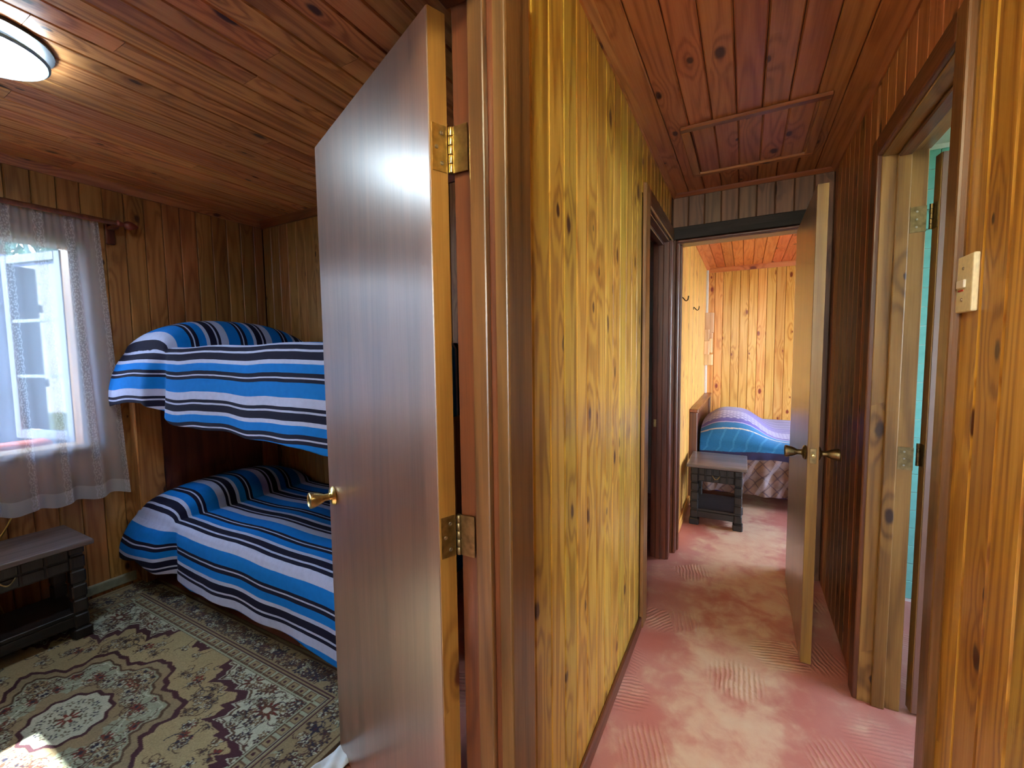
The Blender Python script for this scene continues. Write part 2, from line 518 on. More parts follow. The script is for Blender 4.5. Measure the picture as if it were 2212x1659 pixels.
# hall right wall -----------------------------------------------------------
OP3 = (1.405, 2.075, 2.10)     # bathroom doorway
wrt = boxes('wall_right', [
    ((XR + T, YN, 0), (0.545, OP3[0] - 0.03, CZ + T)),
    ((XR + T, OP3[0] - 0.03, OP3[2] + 0.03), (0.545, OP3[1] + 0.03, CZ + T)),
    ((XR + T, OP3[1] + 0.03, 0), (0.545, YE + 0.1, CZ + T))], BACKING)
struct(wrt, 'honey yellow pine plank wall with the light switch', 'wall')
for k in range(9):
    plank(wrt, (XR + T, 1.261 + 0.1 - 0.1 * (k + 1), 0), 2, 1, (0, -1), CZ, 0.1, T, PINE)
plank(wrt, (XR + T, 1.361, 0), 2, 1, (0, -1), OP3[2], 0.03, T, PINE)
for k in range(8):
    plank(wrt, (XR + T, 1.361 + 0.1 * k, OP3[2] + 0.04), 2, 1, (0, -1), CZ - OP3[2] - 0.04, 0.1, T, CEIL)  # darker ceiling pine puts the shade above the bathroom door into the colour
for k in range(10):
    a = 2.09 + 0.1 * k
    if a > YE - 0.02: break
    lo = 0 if a > 2.1 else 0
    plank(wrt, (XR + T, a, lo), 2, 1, (0, -1), CZ if a > 2.16 else OP3[2] + 0.04, min(0.1, YE - a), T, CEIL)  # same darker pine past the doorway, shade carried by the wood colour

# hall end wall ---------------------------------------------------------------
OP4 = (-0.395, 0.30, 2.11)
we = boxes('wall_end', [
    ((XD, YE + T, 0), (OP4[0] - 0.02, YE + 0.1, CZ + T)),
    ((OP4[0] - 0.02, YE + T, OP4[2] + 0.02), (OP4[1] + 0.02, YE + 0.1, CZ + T)),
    ((OP4[1] + 0.02, YE + T, 0), (2.6, YE + 0.1, CZ + T))], BACKING)
struct(we, 'short brown plank wall above the bedroom doorway', 'wall')
xe = [-0.44] + [-0.344 + 0.0968 * k for k in range(8)] + [0.43]
for a, b_ in zip(xe[:-1], xe[1:]):
    if b_ <= a + 0.004: continue
    z0 = OP4[2] + 0.06 if a < 0.30 else 0
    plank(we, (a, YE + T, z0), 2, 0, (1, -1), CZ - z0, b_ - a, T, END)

# bunk room walls -------------------------------------------------------------
WIN = (-0.65, 1.0, 0.90, 2.06)   # window opening y0,y1,z0,z1
ww = boxes('wall_window_side', [
    ((XW - 0.14, YS - 0.1, 0), (XW - T, WIN[0], CZ + T)),
    ((XW - 0.14, WIN[1], 0), (XW - T, 4.4, CZ + T)),
    ((XW - 0.14, WIN[0], 0), (XW - T, WIN[1], WIN[2])),
    ((XW - 0.14, WIN[0], WIN[3]), (XW - T, WIN[1], CZ + T))], BACKING)
struct(ww, 'brown knotty plank wall around the curtained window', 'wall')
yj = [1.033 + 0.0975 * k for k in range(12)]
for a, b_ in zip(yj[:-1], yj[1:]):
    b2 = min(b_, YB)
    if b2 - a < 0.01: break
    plank(ww, (XW - T, a, 0), 2, 1, (0, 1), CZ, b2 - a, T, PINE_BED)
for k in range(8):
    a = 1.033 - 0.0955 * (k + 1)
    plank(ww, (XW - T, a, WIN[3] + 0.03), 2, 1, (0, 1), CZ - WIN[3] - 0.03, 0.0955, T, PINE_BED)
    plank(ww, (XW - T, a, 0), 2, 1, (0, 1), WIN[2] - 0.03, 0.0955, T, PINE_BED)

wbk = boxes('wall_back', [((XW - 0.1, YB + T, 0), (XD, YB + 0.08, CZ + T))], BACKING)
struct(wbk, 'brown knotty plank wall behind the bunk beds', 'wall')
for k in range(28):
    a = XW + 0.0995 * k
    plank(wbk, (a, YB + T, 0), 2, 0, (1, -1), CZ, 0.0995, T, PINE_BED)
LW = (-0.3, 2.2, 0.75, 2.2)      # unseen living room window, added far behind the viewer for front fill
YL = -4.6
wnr = boxes('wall_near', [((XW - 0.1, YS - 0.1, 0), (XD, YS, CZ + T)), ((-1.2, YL - 0.12, 0), (LW[0], YL, CZ + T)), ((LW[1], YL - 0.12, 0), (2.6, YL, CZ + T)),
    ((LW[0], YL - 0.12, 0), (LW[1], YL, LW[2])), ((LW[0], YL - 0.12, LW[3]), (LW[1], YL, CZ + T)),
    ((-1.3, YL - 0.1, 0), (-1.2, YN, CZ + T)), ((-1.3, YN - 0.1, 0), (XD, YN, CZ + T)), ((2.5, YL - 0.1, 0), (2.6, YN, CZ + T)), ((0.545, YN - 0.1, 0), (2.6, YN, CZ + T)),
    ((-1.3, YL - 0.1, CZ + 0.01), (2.6, YN, CZ + 0.1)), ((-1.3, YL - 0.1, -0.1), (2.6, YN - 0.15, 0.0))], PINE)
struct(wnr, 'plain wood walls behind the viewer', 'wall')

# far bedroom walls -----------------------------------------------------------
wbl = boxes('wall_bedroom_left', [((XD, YE + 0.1, 0), (-0.43 - T, YF + 0.1, CZ + T))], BACKING)
struct(wbl, 'bright golden plank wall behind the bed headboard', 'wall')
for k in range(28):
    a = YE + 0.1 + 0.1 * k
    plank(wbl, (-0.43 - T, a, 0), 2, 1, (0, 1), CZ, min(0.1, YF - a), T, PINE_FAR)
wbf = boxes('wall_bedroom_far', [((XD, YF + T, 0), (2.6, YF + 0.12, CZ + T))], BACKING)
struct(wbf, 'bright knotty golden plank wall across the far bedroom', 'wall')
for k in range(20):
    plank(wbf, (-0.438 + 0.0935 * k, YF + T, 0), 2, 0, (1, -1), CZ, 0.0935, T, PINE_FAR)
FW = (3.35, 5.75, 0.35, 2.3)      # far bedroom window, right hand wall
wbr = boxes('wall_bedroom_right', [
    ((2.4, YE + 0.1, 0), (2.52, FW[0], CZ + T)), ((2.4, FW[1], 0), (2.52, YF + 0.1, CZ + T)),
    ((2.4, FW[0], 0), (2.52, FW[1], FW[2])), ((2.4, FW[0], FW[3]), (2.52, FW[1], CZ + T))], PINE_FAR)
struct(wbr, 'golden wall with a wide window in the far bedroom', 'wall')

# side room behind the second left doorway
wsr = boxes('wall_side_room', [((XW - 0.14, 4.3, 0), (XD, 4.4, CZ + T)), ((XW - 0.14, YB + 0.08, 0), (XW - 0.02, 4.4, CZ + T))], WHITE)
struct(wsr, 'pale wall of the unlit side room', 'wall')
# bathroom shell
BW = (1.0, 2.7, 0.9, 2.2)
TEAL = plain('turquoise_tile', lin(120, 190, 178), 0.25, nscale=14, namt=0.18, bump=0.02, coat=0.4)
wba = boxes('wall_bathroom', [((0.545, 3.05, 0), (2.4, 3.09, CZ + T)), ((0.545, 0.5, 0), (2.4, 0.6, CZ + T)),
    ((2.3, 0.6, 0), (2.4, BW[0], CZ + T)), ((2.3, BW[1], 0), (2.4, 3.1, CZ + T)),
    ((2.3, BW[0], 0), (2.4, BW[1], BW[2])), ((2.3, BW[0], BW[3]), (2.4, BW[1], CZ + T))], WHITE)
struct(wba, 'turquoise tiled bathroom wall behind the half open door', 'wall')
tile_me = None
for i in range(9):
    for j in range(24):
        if tile_me is None:
            o = box('tile', (0, -0.006, 0), (0.098, 0, 0.098), TEAL, wba, bevel=0.002)
            tile_me = o.data
        else:
            o = link(bpy.data.objects.new('tile', tile_me), wba)
        o.location = (0.56 + 0.1 * i, 3.05, 0.02 + 0.1 * j)

portal((XW - 0.16, (WIN[0] + WIN[1]) / 2, (WIN[2] + WIN[3]) / 2), WIN[1] - WIN[0], WIN[3] - WIN[2], (1, 0, 0))
portal(((LW[0] + LW[1]) / 2, YL - 0.14, (LW[2] + LW[3]) / 2), LW[1] - LW[0], LW[3] - LW[2], (0, 1, 0))
portal((2.54, (FW[0] + FW[1]) / 2, (FW[2] + FW[3]) / 2), FW[1] - FW[0], FW[3] - FW[2], (-1, 0, 0))
portal((2.42, (BW[0] + BW[1]) / 2, (BW[2] + BW[3]) / 2), BW[1] - BW[0], BW[3] - BW[2], (-1, 0, 0))

# ------------------------------------------------------------------ trims
def moulding(name, pts, size, mat, sgn, parent=None):
    """quarter-ish strip between two points; sgn = (axis, dir) it leans from, hangs from the ceiling"""
    a, b_ = Vector(pts[0]), Vector(pts[1])
    d = (b_ - a).normalized()
    n = Vector(sgn)
    prof = [(0, 0), (size, 0), (size * 0.82, -size * 0.35), (size * 0.45, -size * 0.8), (size * 0.3, -size), (0, -size)]
    vs = [p + n * u + Vector((0, 0, v)) for p in (a, b_) for u, v in prof]
    fs = [(i, (i + 1) % 6, 6 + (i + 1) % 6, 6 + i) for i in range(6)] + [(5, 4, 3, 2, 1, 0), (6, 7, 8, 9, 10, 11)]
    ax = int(np.argmax(np.abs(np.array(d))))
    return mesh(name, vs, fs, mat, parent, axis=ax)

struct(moulding('trim_1', ((XL, -0.2, CZ), (XL, YE, CZ)), 0.026, CEIL, (1, 0, 0)), 'thin dark moulding above the yellow hall wall', 'moulding')
struct(moulding('trim_2', ((XR, -0.2, CZ), (XR, YE, CZ)), 0.026, CEIL, (-1, 0, 0)), 'thin moulding along the right side of the hall ceiling', 'moulding')
struct(moulding('trim_3', ((XL, YE, CZ), (XR, YE, CZ)), 0.024, TRIM, (0, -1, 0)), 'pale moulding strip over the short end wall planks', 'moulding')
struct(moulding('trim_4', ((XW, YS, CZ), (XW, YB, CZ)), 0.042, PINE_BED, (1, 0, 0)), 'brown moulding where window wall meets bunk room ceiling', 'moulding')
struct(moulding('trim_5', ((XW, YB, CZ), (XD, YB, CZ)), 0.046, TRIM, (0, -1, 0)), 'brown moulding above the wall behind the bunks', 'moulding')
struct(moulding('trim_6', ((-0.43, YF, CZ - 0.01), (2.4, YF, CZ - 0.01)), 0.05, CEIL_F, (0, -1, 0)), 'orange moulding across the top of the far bedroom wall', 'moulding')
struct(moulding('trim_7', ((-0.43, YE + 0.1, CZ - 0.01), (-0.43, YF, CZ - 0.01)), 0.03, CEIL_F, (1, 0, 0)), 'orange moulding along the left of the bedroom ceiling', 'moulding')

bb = box('baseboard_left', (XL, 0.87, 0), (XL + 0.014, 2.13, 0.065), FRAME, bevel=0.004, axis=1)
struct(bb, 'dark brown skirting at the foot of the yellow hall wall', 'skirting')
bb = box('baseboard_right', (XR - 0.014, 0.4, 0), (XR, 1.345, 0.065), FRAME, bevel=0.004, axis=1)
struct(bb, 'dark skirting below the light switch', 'skirting')
bb = box('baseboard_bunk_room', (XW, -0.2, 0.022), (XW + 0.022, 1.15, 0.082), GREYTRIM, bevel=0.008, axis=1, seg=2)
struct(bb, 'grey green skirting between dark table and bunk post', 'skirting')
bb = box('baseboard_bedroom', (-0.43, YE + 0.12, 0), (-0.414, 4.2, 0.07), PINE_FAR, bevel=0.004, axis=1)
struct(bb, 'pine skirting beside the bedroom table', 'skirting')

# ------------------------------------------------------------------ door frames
def casing(parent, lo, hi, mat, axis, bev=0.006):
    return box('casing', lo, hi, mat, parent, bevel=bev, axis=axis, seg=2)

# near doorway
f1 = empty('trim_8', (XL, OP1[1], 0)); struct(f1, 'dark timber frame of the near bunk room doorway', 'door frame')
def P(o, root):
    """parts are modelled in world space: cancel the parent's offset"""
    o.matrix_parent_inverse = root.matrix_world.inverted()
    return o
bpy.context.view_layer.update()
parts = [
    box('jamb', (XD - 0.002, OP1[1] - 0.008, 0), (XL + 0.004, OP1[1] + 0.03, OP1[2] + 0.03), FRAME, f1, bevel=0.002),
    box('door_stop', (-0.483, OP1[1] - 0.024, 0), (-0.446, OP1[1] - 0.008, OP1[2]), FRAME_M, f1, bevel=0.004, seg=2),
    box('casing', (XL - 0.002, OP1[1] - 0.006, 0), (XL + 0.032, 0.848, OP1[2] + 0.085), FRAME_M, f1, bevel=0.005, seg=3),
    box('head', (XD - 0.012, OP1[0] - 0.03, OP1[2]), (XL + 0.004, OP1[1] - 0.008, OP1[2] + 0.03), FRAME, f1, bevel=0.002, axis=1),
    box('head_stop', (-0.483, OP1[0], OP1[2] - 0.014), (-0.446, OP1[1] - 0.024, OP1[2]), FRAME, f1, bevel=0.003, axis=1),
    box('head_casing', (XL - 0.002, OP1[0] - 0.08, OP1[2] + 0.006), (XL + 0.03, OP1[1] - 0.006, OP1[2] + 0.085), FRAME, f1, bevel=0.006, axis=1),
    box('jamb', (XD - 0.012, OP1[0] - 0.03, 0), (XL + 0.004, OP1[0], OP1[2]), FRAME, f1, bevel=0.002),
    box('casing', (XL - 0.002, OP1[0] - 0.09, 0), (XL + 0.02, OP1[0] - 0.008, OP1[2] + 0.006), FRAME, f1, bevel=0.006),
    box('casing', (XD - 0.02, OP1[1] + 0.036, 0), (XD - 0.002, OP1[1] + 0.11, OP1[2] + 0.08), FRAME_L, f1, bevel=0.006),
]
for o in parts: P(o, f1)

# second doorway on the left
f2 = empty('trim_9', (XL, OP2[1], 0)); struct(f2, 'dark frame of the second left doorway near hall end', 'door frame')
bpy.context.view_layer.update()
parts = [
    box('casing', (XL - 0.002, 2.135, 0), (XL + 0.018, OP2[0] - 0.004, OP2[2] + 0.1), FRAME_L, f2, bevel=0.006, seg=2),
    box('head_casing', (XL - 0.002, OP2[0] - 0.004, OP2[2] + 0.012), (XL + 0.018, 3.02, OP2[2] + 0.1), FRAME, f2, bevel=0.006, axis=1),
    box('jamb', (XD - 0.01, OP2[1], 0), (XL + 0.002, OP2[1] + 0.03, OP2[2] + 0.03), FRAME, f2, bevel=0.002),
    box('jamb', (XD - 0.01, OP2[0] - 0.03, 0), (XL + 0.002, OP2[0], OP2[2] + 0.03), FRAME, f2, bevel=0.002),
    box('door_stop', (-0.505, OP2[1] - 0.012, 0), (-0.47, OP2[1], OP2[2]), FRAME, f2, bevel=0.003),
    box('head', (XD - 0.01, OP2[0], OP2[2]), (XL + 0.002, OP2[1], OP2[2] + 0.03), FRAME, f2, bevel=0.002, axis=1),
    box('head_stop', (-0.505, OP2[0], OP2[2] - 0.02), (-0.47, OP2[1] - 0.012, OP2[2]), FRAME, f2, bevel=0.004, axis=1),
    box('casing', (XL - 0.002, OP2[1] + 0.004, 0), (XL + 0.018, 3.02, OP2[2] + 0.012), FRAME, f2, bevel=0.006, seg=2),
]
sp_ = box('strike_plate', (-0.524, OP2[1] - 0.003, 0.90), (-0.508, OP2[1], 0.95), BRASS, f2)
parts.append(sp_)
for o in parts: P(o, f2)

# bathroom doorway
f3 = empty('trim_10', (XR, OP3[1], 0)); struct(f3, 'greyish tan timber frame around the bathroom doorway', 'door frame')
bpy.context.view_layer.update()
parts = [
    box('casing', (XR - 0.02, 1.345, 0), (XR + 0.002, OP3[0] + 0.004, OP3[2] + 0.075), FRAME_M, f3, bevel=0.006, seg=2),
    box('casing', (XR - 0.02, OP3[1] + 0.002, 0), (XR + 0.002, 2.152, OP3[2] + 0.075), FRAME, f3, bevel=0.007, seg=3),
    box('head_casing', (XR - 0.02, OP3[0] + 0.004, OP3[2] + 0.006), (XR + 0.002, OP3[1] + 0.002, OP3[2] + 0.075), FRAME, f3, bevel=0.006, axis=1, seg=2),
    box('jamb', (XR - 0.004, OP3[1], 0), (0.556, OP3[1] + 0.03, OP3[2] + 0.03), FRAME_L, f3, bevel=0.002),
    box('jamb', (XR - 0.004, OP3[0] - 0.03, 0), (0.56, OP3[0], OP3[2] + 0.03), FRAME, f3, bevel=0.002),
    box('door_stop', (0.468, OP3[1] - 0.014, 0), (0.508, OP3[1], OP3[2]), FRAME_L, f3, bevel=0.004, seg=2),
    box('head', (XR - 0.004, OP3[0], OP3[2]), (0.56, OP3[1], OP3[2] + 0.03), FRAME_L, f3, bevel=0.002, axis=1),
    box('head_stop', (0.468, OP3[0], OP3[2] - 0.014), (0.508, OP3[1] - 0.014, OP3[2]), FRAME, f3, bevel=0.004, axis=1),
]
for o in parts: P(o, f3)

# bedroom doorway (hall end)
f4 = empty('trim_11', (OP4[0], YE, 0)); struct(f4, 'dark brown frame of the bedroom doorway at hall end', 'door frame')
bpy.context.view_layer.update()
parts = [
    box('head_casing', (XL + 0.002, YE - 0.018, OP4[2] + 0.025), (OP4[1] + 0.08, YE + 0.002, OP4[2] + 0.105), DARKM, f4, bevel=0.004, axis=0),
    box('bead', (OP4[0] - 0.012, YE - 0.014, OP4[2] + 0.004), (OP4[1] + 0.012, YE + 0.006, OP4[2] + 0.022), FRAME, f4, bevel=0.006, axis=0, seg=2),
    box('head', (OP4[0] - 0.02, YE, OP4[2]), (OP4[1] + 0.02, YE + 0.115, OP4[2] + 0.02), FRAME, f4, bevel=0.002, axis=0),
    box('jamb', (OP4[0] - 0.02, YE, 0), (OP4[0], YE + 0.115, OP4[2]), FRAME, f4, bevel=0.002),
    box('jamb', (OP4[1], YE, 0), (OP4[1] + 0.02, YE + 0.115, OP4[2]), FRAME, f4, bevel=0.002),
    box('bead', (OP4[0] - 0.016, YE - 0.014, 0), (OP4[0], YE + 0.006, OP4[2] + 0.004), FRAME, f4, bevel=0.006, seg=2),
    box('casing', (XL + 0.004, YE - 0.02, 0), (OP4[0] - 0.02, YE + 0.002, OP4[2] + 0.025), FRAME, f4, bevel=0.006, seg=2),
    box('casing', (OP4[1] + 0.01, YE - 0.016, 0), (OP4[1] + 0.08, YE + 0.002, OP4[2] + 0.025), FRAME, f4, bevel=0.005),
    box('door_stop', (OP4[0], YE + 0.05, 0), (OP4[0] + 0.012, YE + 0.085, OP4[2]), FRAME, f4, bevel=0.003),
]
for o in parts: P(o, f4)

# ------------------------------------------------------------------ ceiling hatch
h = empty('ceiling_hatch', (0, 2.48, CZ)); tag(h, 'square plank access hatch framed in the hall ceiling', 'hatch')
bpy.context.view_layer.update()
HX0, HX1, HY0, HY1 = -0.288, 0.290, 2.18, 2.80
parts = [
    box('frame_strip', (HX0, HY0, CZ - 0.016), (HX1, HY0 + 0.04, CZ), TRIM, h, bevel=0.004, axis=0),
    box('frame_strip', (HX0, HY1 - 0.04, CZ - 0.016), (HX1, HY1, CZ), CEIL, h, bevel=0.004, axis=0),
    box('frame_strip', (HX0, HY0 + 0.04, CZ - 0.016), (HX0 + 0.04, HY1 - 0.04, CZ), CEIL, h, bevel=0.004, axis=1),
    box('frame_strip', (HX1 - 0.04, HY0 + 0.04, CZ - 0.016), (HX1, HY1 - 0.04, CZ), CEIL, h, bevel=0.004, axis=1),
]
for o in parts: P(o, h)
for k in range(5):
    P(plank(h, (HX0 + 0.046 + 0.0968 * k, HY0 + 0.046, CZ + 0.001), 1, 0, (2, -1), HY1 - HY0 - 0.092, 0.0968, 0.008, CEIL, 0.004, 0.004), h)

# ------------------------------------------------------------------ doors
KNOB = [(0.0, 0.0), (0.030, 0.0), (0.032, 0.004), (0.026, 0.011), (0.014, 0.014), (0.0115, 0.018), (0.0115, 0.032), (0.015, 0.038),
        (0.0205, 0.050), (0.0245, 0.064), (0.026, 0.072), (0.0255, 0.077), (0.021, 0.079), (0.016, 0.076), (0.0, 0.0745)]
def knob(parent, loc, sgn, mat=BRASS):
    k1 = lathe('knob', [(r, h_ * sgn) for r, h_ in KNOB[5:]], mat, parent, 28, 'Y', loc)
    lathe('rosette', [(r, h_ * sgn) for r, h_ in KNOB[:6]], mat, k1, 28, 'Y', loc)
    return k1

def hinge(parent, z0, z1, leafmat, x_edge, ypin, jamb_dir):
    """leaf let into the hinge edge (local x = 0 plane), barrel at the back, second leaf on the jamb"""
    hg = box('hinge', (-0.0015, ypin + 0.004, z0), (0.001, ypin + 0.037, z1), leafmat, parent)
    n = 5
    for i in range(n):
        za, zb = z0 + (z1 - z0) * i / n, z0 + (z1 - z0) * (i + 1) / n
        lathe('hinge_knuckle', [(0.0, za + 0.0006), (0.0052, za + 0.0006), (0.0058, za + 0.0016), (0.0058, zb - 0.0016), (0.0052, zb - 0.0006), (0.0, zb - 0.0006)], leafmat, hg, 14, 'Z', (-0.005, ypin - 0.004, 0))
    for i, (yy, t) in enumerate(((0.016, 0.18), (0.028, 0.5), (0.016, 0.82))):
        zc = z0 + (z1 - z0) * t
        lathe('screw', [(0.0, -0.0012), (0.0042, -0.0012), (0.0036, -0.0028), (0.0012, -0.0026), (0.0, -0.0018)], STEEL, hg, 12, 'X', (-0.001, ypin + yy, zc))
    d = Vector(jamb_dir)
    px, py = -0.0075, ypin - 0.006
    nx, ny = -d.y * 0.0012, d.x * 0.0012
    vs = []
    for (a, b2) in ((0.0, 1), (0.036, 1), (0.036, -1), (0.0, -1)):
        for z in (z0, z1):
            vs.append((px + d.x * a + nx * b2, py + d.y * a + ny * b2, z))
    mesh('hinge_leaf', vs, [(0, 2, 3, 1), (2, 4, 5, 3), (4, 6, 7, 5), (6, 0, 1, 7), (0, 6, 4, 2), (1, 3, 5, 7)], leafmat, hg)
    return hg

# door 1: stands open into the bunk room
A1 = math.atan2(0.27, -0.683)
d1 = empty('door_1', (-0.551, 0.69, 0.012), A1)
struct(d1, 'large open brown veneer door with brass knob in the foreground', 'door')
DW, DH, DT = 0.735, 2.058, 0.042
box('leaf', (0.0022, -DT, 0), (DW, 0, DH), VENEER, d1, bevel=0.0015)
box('edge_strip', (0, -DT + 0.0015, 0.001), (0.0022, -0.0015, DH - 0.001), EDGE, d1)
knob(d1, (DW - 0.052, 0, 0.925), 1)
knob(d1, (DW - 0.052, -DT, 0.925), -1)
jd = Vector((1, -0.0, 0)); jd.rotate(Matrix.Rotation(-A1, 3, 'Z'))
for z0, z1, mt in ((1.752, 1.842, BRASS), (0.958, 1.046, BRASS_D), (0.2, 0.29, BRASS_D)):
    hinge(d1, z0, z1, mt, 0, -DT, jd)

# door 2: bedroom door folded back against the right side of the hall
d2 = empty('door_2', (0.247, 2.985, 0.014))
struct(d2, 'open bedroom door seen edge on at the hall end', 'door')
L2, H2 = 0.785, 2.065
box('leaf', (0, -L2 + 0.002, 0), (0.042, 0, H2), VENEER, d2, bevel=0.0015)
box('edge_strip', (0.0015, -L2, 0.001), (0.0405, -L2 + 0.002, H2 - 0.001), EDGE, d2)
k2 = lathe('knob', [(r, -h_) for r, h_ in KNOB[5:]], BRASS_D, d2, 28, 'X', (0, -L2 + 0.055, 0.935))
lathe('rosette', [(r, -h_) for r, h_ in KNOB[:6]], BRASS_D, k2, 28, 'X', (0, -L2 + 0.055, 0.935))
k2 = lathe('knob', [(r, h_) for r, h_ in KNOB[5:]], BRASS_D, d2, 28, 'X', (0.042, -L2 + 0.055, 0.935))
lathe('rosette', [(r, h_) for r, h_ in KNOB[:6]], BRASS_D, k2, 28, 'X', (0.042, -L2 + 0.055, 0.935))
lp = box('latch_plate', (0.0095, -L2 - 0.0015, 0.90), (0.0325, -L2, 0.965), BRASS_D, d2, bevel=0.0006)
lathe('latch_bolt', [(0.0, 0.0), (0.008, 0.0), (0.007, -0.006), (0.0, -0.008)], BRASS, lp, 14, 'Y', (0.021, -L2 - 0.001, 0.933))

# door 3: bathroom door
A3 = math.radians(7)
d3 = empty('door_3', (0.588, 2.072, 0.012), A3)
struct(d3, 'brown bathroom door opened inward past the right frame', 'door')
box('leaf', (0.0022, 0, 0), (0.66, 0.042, 2.07), VENEER, d3, bevel=0.0015)
box('edge_strip', (0, 0.0015, 0.001), (0.0022, 0.0405, 2.069), EDGE, d3)
for z0, z1 in ((1.815, 1.905), (0.95, 1.035)):
    hg = box('hinge', (-0.0013, 0.006, z0), (0.0005, 0.038, z1), BRASS_D, d3)
    for i in range(5):
        za, zb = z0 + (z1 - z0) * i / 5, z0 + (z1 - z0) * (i + 1) / 5
        lathe('hinge_knuckle', [(0.0, za + 0.0006), (0.0058, za + 0.0006), (0.0058, zb - 0.0006), (0.0, zb - 0.0006)], BRASS_D, hg, 12, 'Z', (-0.006, 0.036, 0))
    lf = P(box('hinge_leaf', (0.512, OP3[1] - 0.003, z0), (0.556, OP3[1] + 0.001, z1), BRASS_D, f3), f3)
    for zz in (0.2, 0.5, 0.8):
        P(lathe('screw', [(0.0, -0.0028), (0.004, -0.0028), (0.003, -0.0046), (0.0, -0.004)], STEEL, lf, 10, 'Y', (0.53, OP3[1], z0 + (z1 - z0) * zz)), f3).matrix_parent_inverse = Matrix.Identity(4)

# ------------------------------------------------------------------ light switch
sw = empty('light_switch', (XR, 1.3165, 1.54)); tag(sw, 'ivory wall plate with one rocker beside the bathroom door', 'switch')
box('plate', (-0.011, -0.046, -0.062), (0, 0.046, 0.062), IVORY, sw, bevel=0.003, seg=2)
rk = box('rocker', (-0.015, -0.016, -0.009), (-0.010, 0.022, 0.009), WHITE, sw, bevel=0.0015)
RED = plain('red_enamel', lin(190, 40, 24), 0.5)
box('pilot_mark', (-0.0118, -0.006, -0.0155), (-0.0108, 0.02, -0.012), RED, rk)
for zz in (-0.034, 0.034):
    lathe('screw', [(0.0, -0.0108), (0.004, -0.0108), (0.003, -0.0128), (0.0, -0.0122)], STEEL, sw, 12, 'X', (0, 0.0, zz))

# ------------------------------------------------------------------ cloth helpers
def grid_mesh(name, pos, mat, parent=None, uv=None, col=None, thick=0.0):
    """pos: (n, m, 3) array"""
    n, m = pos.shape[:2]
    idx = np.arange(n * m).reshape(n, m)
    q = np.stack([idx[:-1, :-1], idx[1:, :-1], idx[1:, 1:], idx[:-1, 1:]], -1).reshape(-1, 4)
    me = bpy.data.meshes.new(name)
    me.vertices.add(n * m)
    me.vertices.foreach_set('co', pos.reshape(-1).astype(np.float32))
    me.loops.add(q.size)
    me.loops.foreach_set('vertex_index', q.ravel().astype(np.int32))
    me.polygons.add(len(q))
    me.polygons.foreach_set('loop_start', np.arange(0, q.size, 4, dtype=np.int32))
    me.polygons.foreach_set('loop_total', np.full(len(q), 4, dtype=np.int32))
    me.update(calc_edges=True)
    me.polygons.foreach_set('use_smooth', np.ones(len(q), dtype=bool))
    if uv is not None:
        l = me.uv_layers.new(name='UVMap')
        l.data.foreach_set('uv', uv.reshape(-1, 2)[q.ravel()].ravel().astype(np.float32))
    if col is not None:
        a = me.color_attributes.new('pattern', 'FLOAT_COLOR', 'POINT')
        a.data.foreach_set('color', col.reshape(-1, 4).ravel().astype(np.float32))
    me.materials.append(mat)
    me.update()
    o = bpy.data.objects.new(name, me)
    link(o, parent)
    if thick:
        md = o.modifiers.new('thickness', 'SOLIDIFY'); md.thickness = thick; md.offset = -1
    return o

def sstep(a, b, x):
    t = np.clip((x - a) / (b - a), 0, 1)
    return t * t * (3 - 2 * t)

BLUE, NAVY, PALE = lin(8, 106, 190), lin(20, 20, 44), lin(164, 172, 208)
def stripe_mat(name, off, flip):
    m, nt, b, out = newmat(name)
    uv = N(nt, 'ShaderNodeUVMap').outputs[0]
    sx = N(nt, 'ShaderNodeSeparateXYZ'); nt.links.new(uv, sx.inputs[0])
    wob = noise(nt, vmath(nt, 'MULTIPLY', uv, (9, 9, 1)), 2)
    v = math_(nt, 'ADD', sx.outputs[1], math_(nt, 'MULTIPLY', math_(nt, 'SUBTRACT', wob, 0.5), 0.004))
    v = math_(nt, 'MULTIPLY', v, (-1.0 if flip else 1.0) / 0.276)
    fr = math_(nt, 'FRACT', math_(nt, 'ADD', v, off + 50.0))
    seq = [(0.039, BLUE), (0.020, NAVY), (0.007, PALE), (0.016, NAVY), (0.069, BLUE), (0.043, PALE), (0.016, NAVY), (0.009, PALE), (0.037, NAVY), (0.020, PALE)]
    stops, t = [], 0.0
    tot = sum(a for a, _ in seq)
    for a, cc in seq:
        stops.append((t / tot, cc)); t += a
    col = ramp(nt, fr, stops, 'CONSTANT')
    weave = noise(nt, vmath(nt, 'MULTIPLY', uv, (900, 260, 1)), 2)
    fuzz = noise(nt, vmath(nt, 'MULTIPLY', uv, (35, 35, 1)), 3)
    col = mixc(nt, 0.35, col, ramp(nt, math_(nt, 'ADD', math_(nt, 'MULTIPLY', weave, 0.6), math_(nt, 'MULTIPLY', fuzz, 0.4)), [(0.3, (0.45, 0.45, 0.45, 1)), (0.7, (1, 1, 1, 1))]), 'MULTIPLY')
    nt.links.new(col, b.inputs['Base Color'])
    b.inputs['Roughness'].default_value = 0.9
    b.inputs['Specular IOR Level'].default_value = 0.15
    bp = N(nt, 'ShaderNodeBump'); bp.inputs['Strength'].default_value = 0.25; bp.inputs['Distance'].default_value = 0.003
    nt.links.new(math_(nt, 'ADD', weave, fuzz), bp.inputs['Height']); nt.links.new(bp.outputs[0], b.inputs['Normal'])
    return m

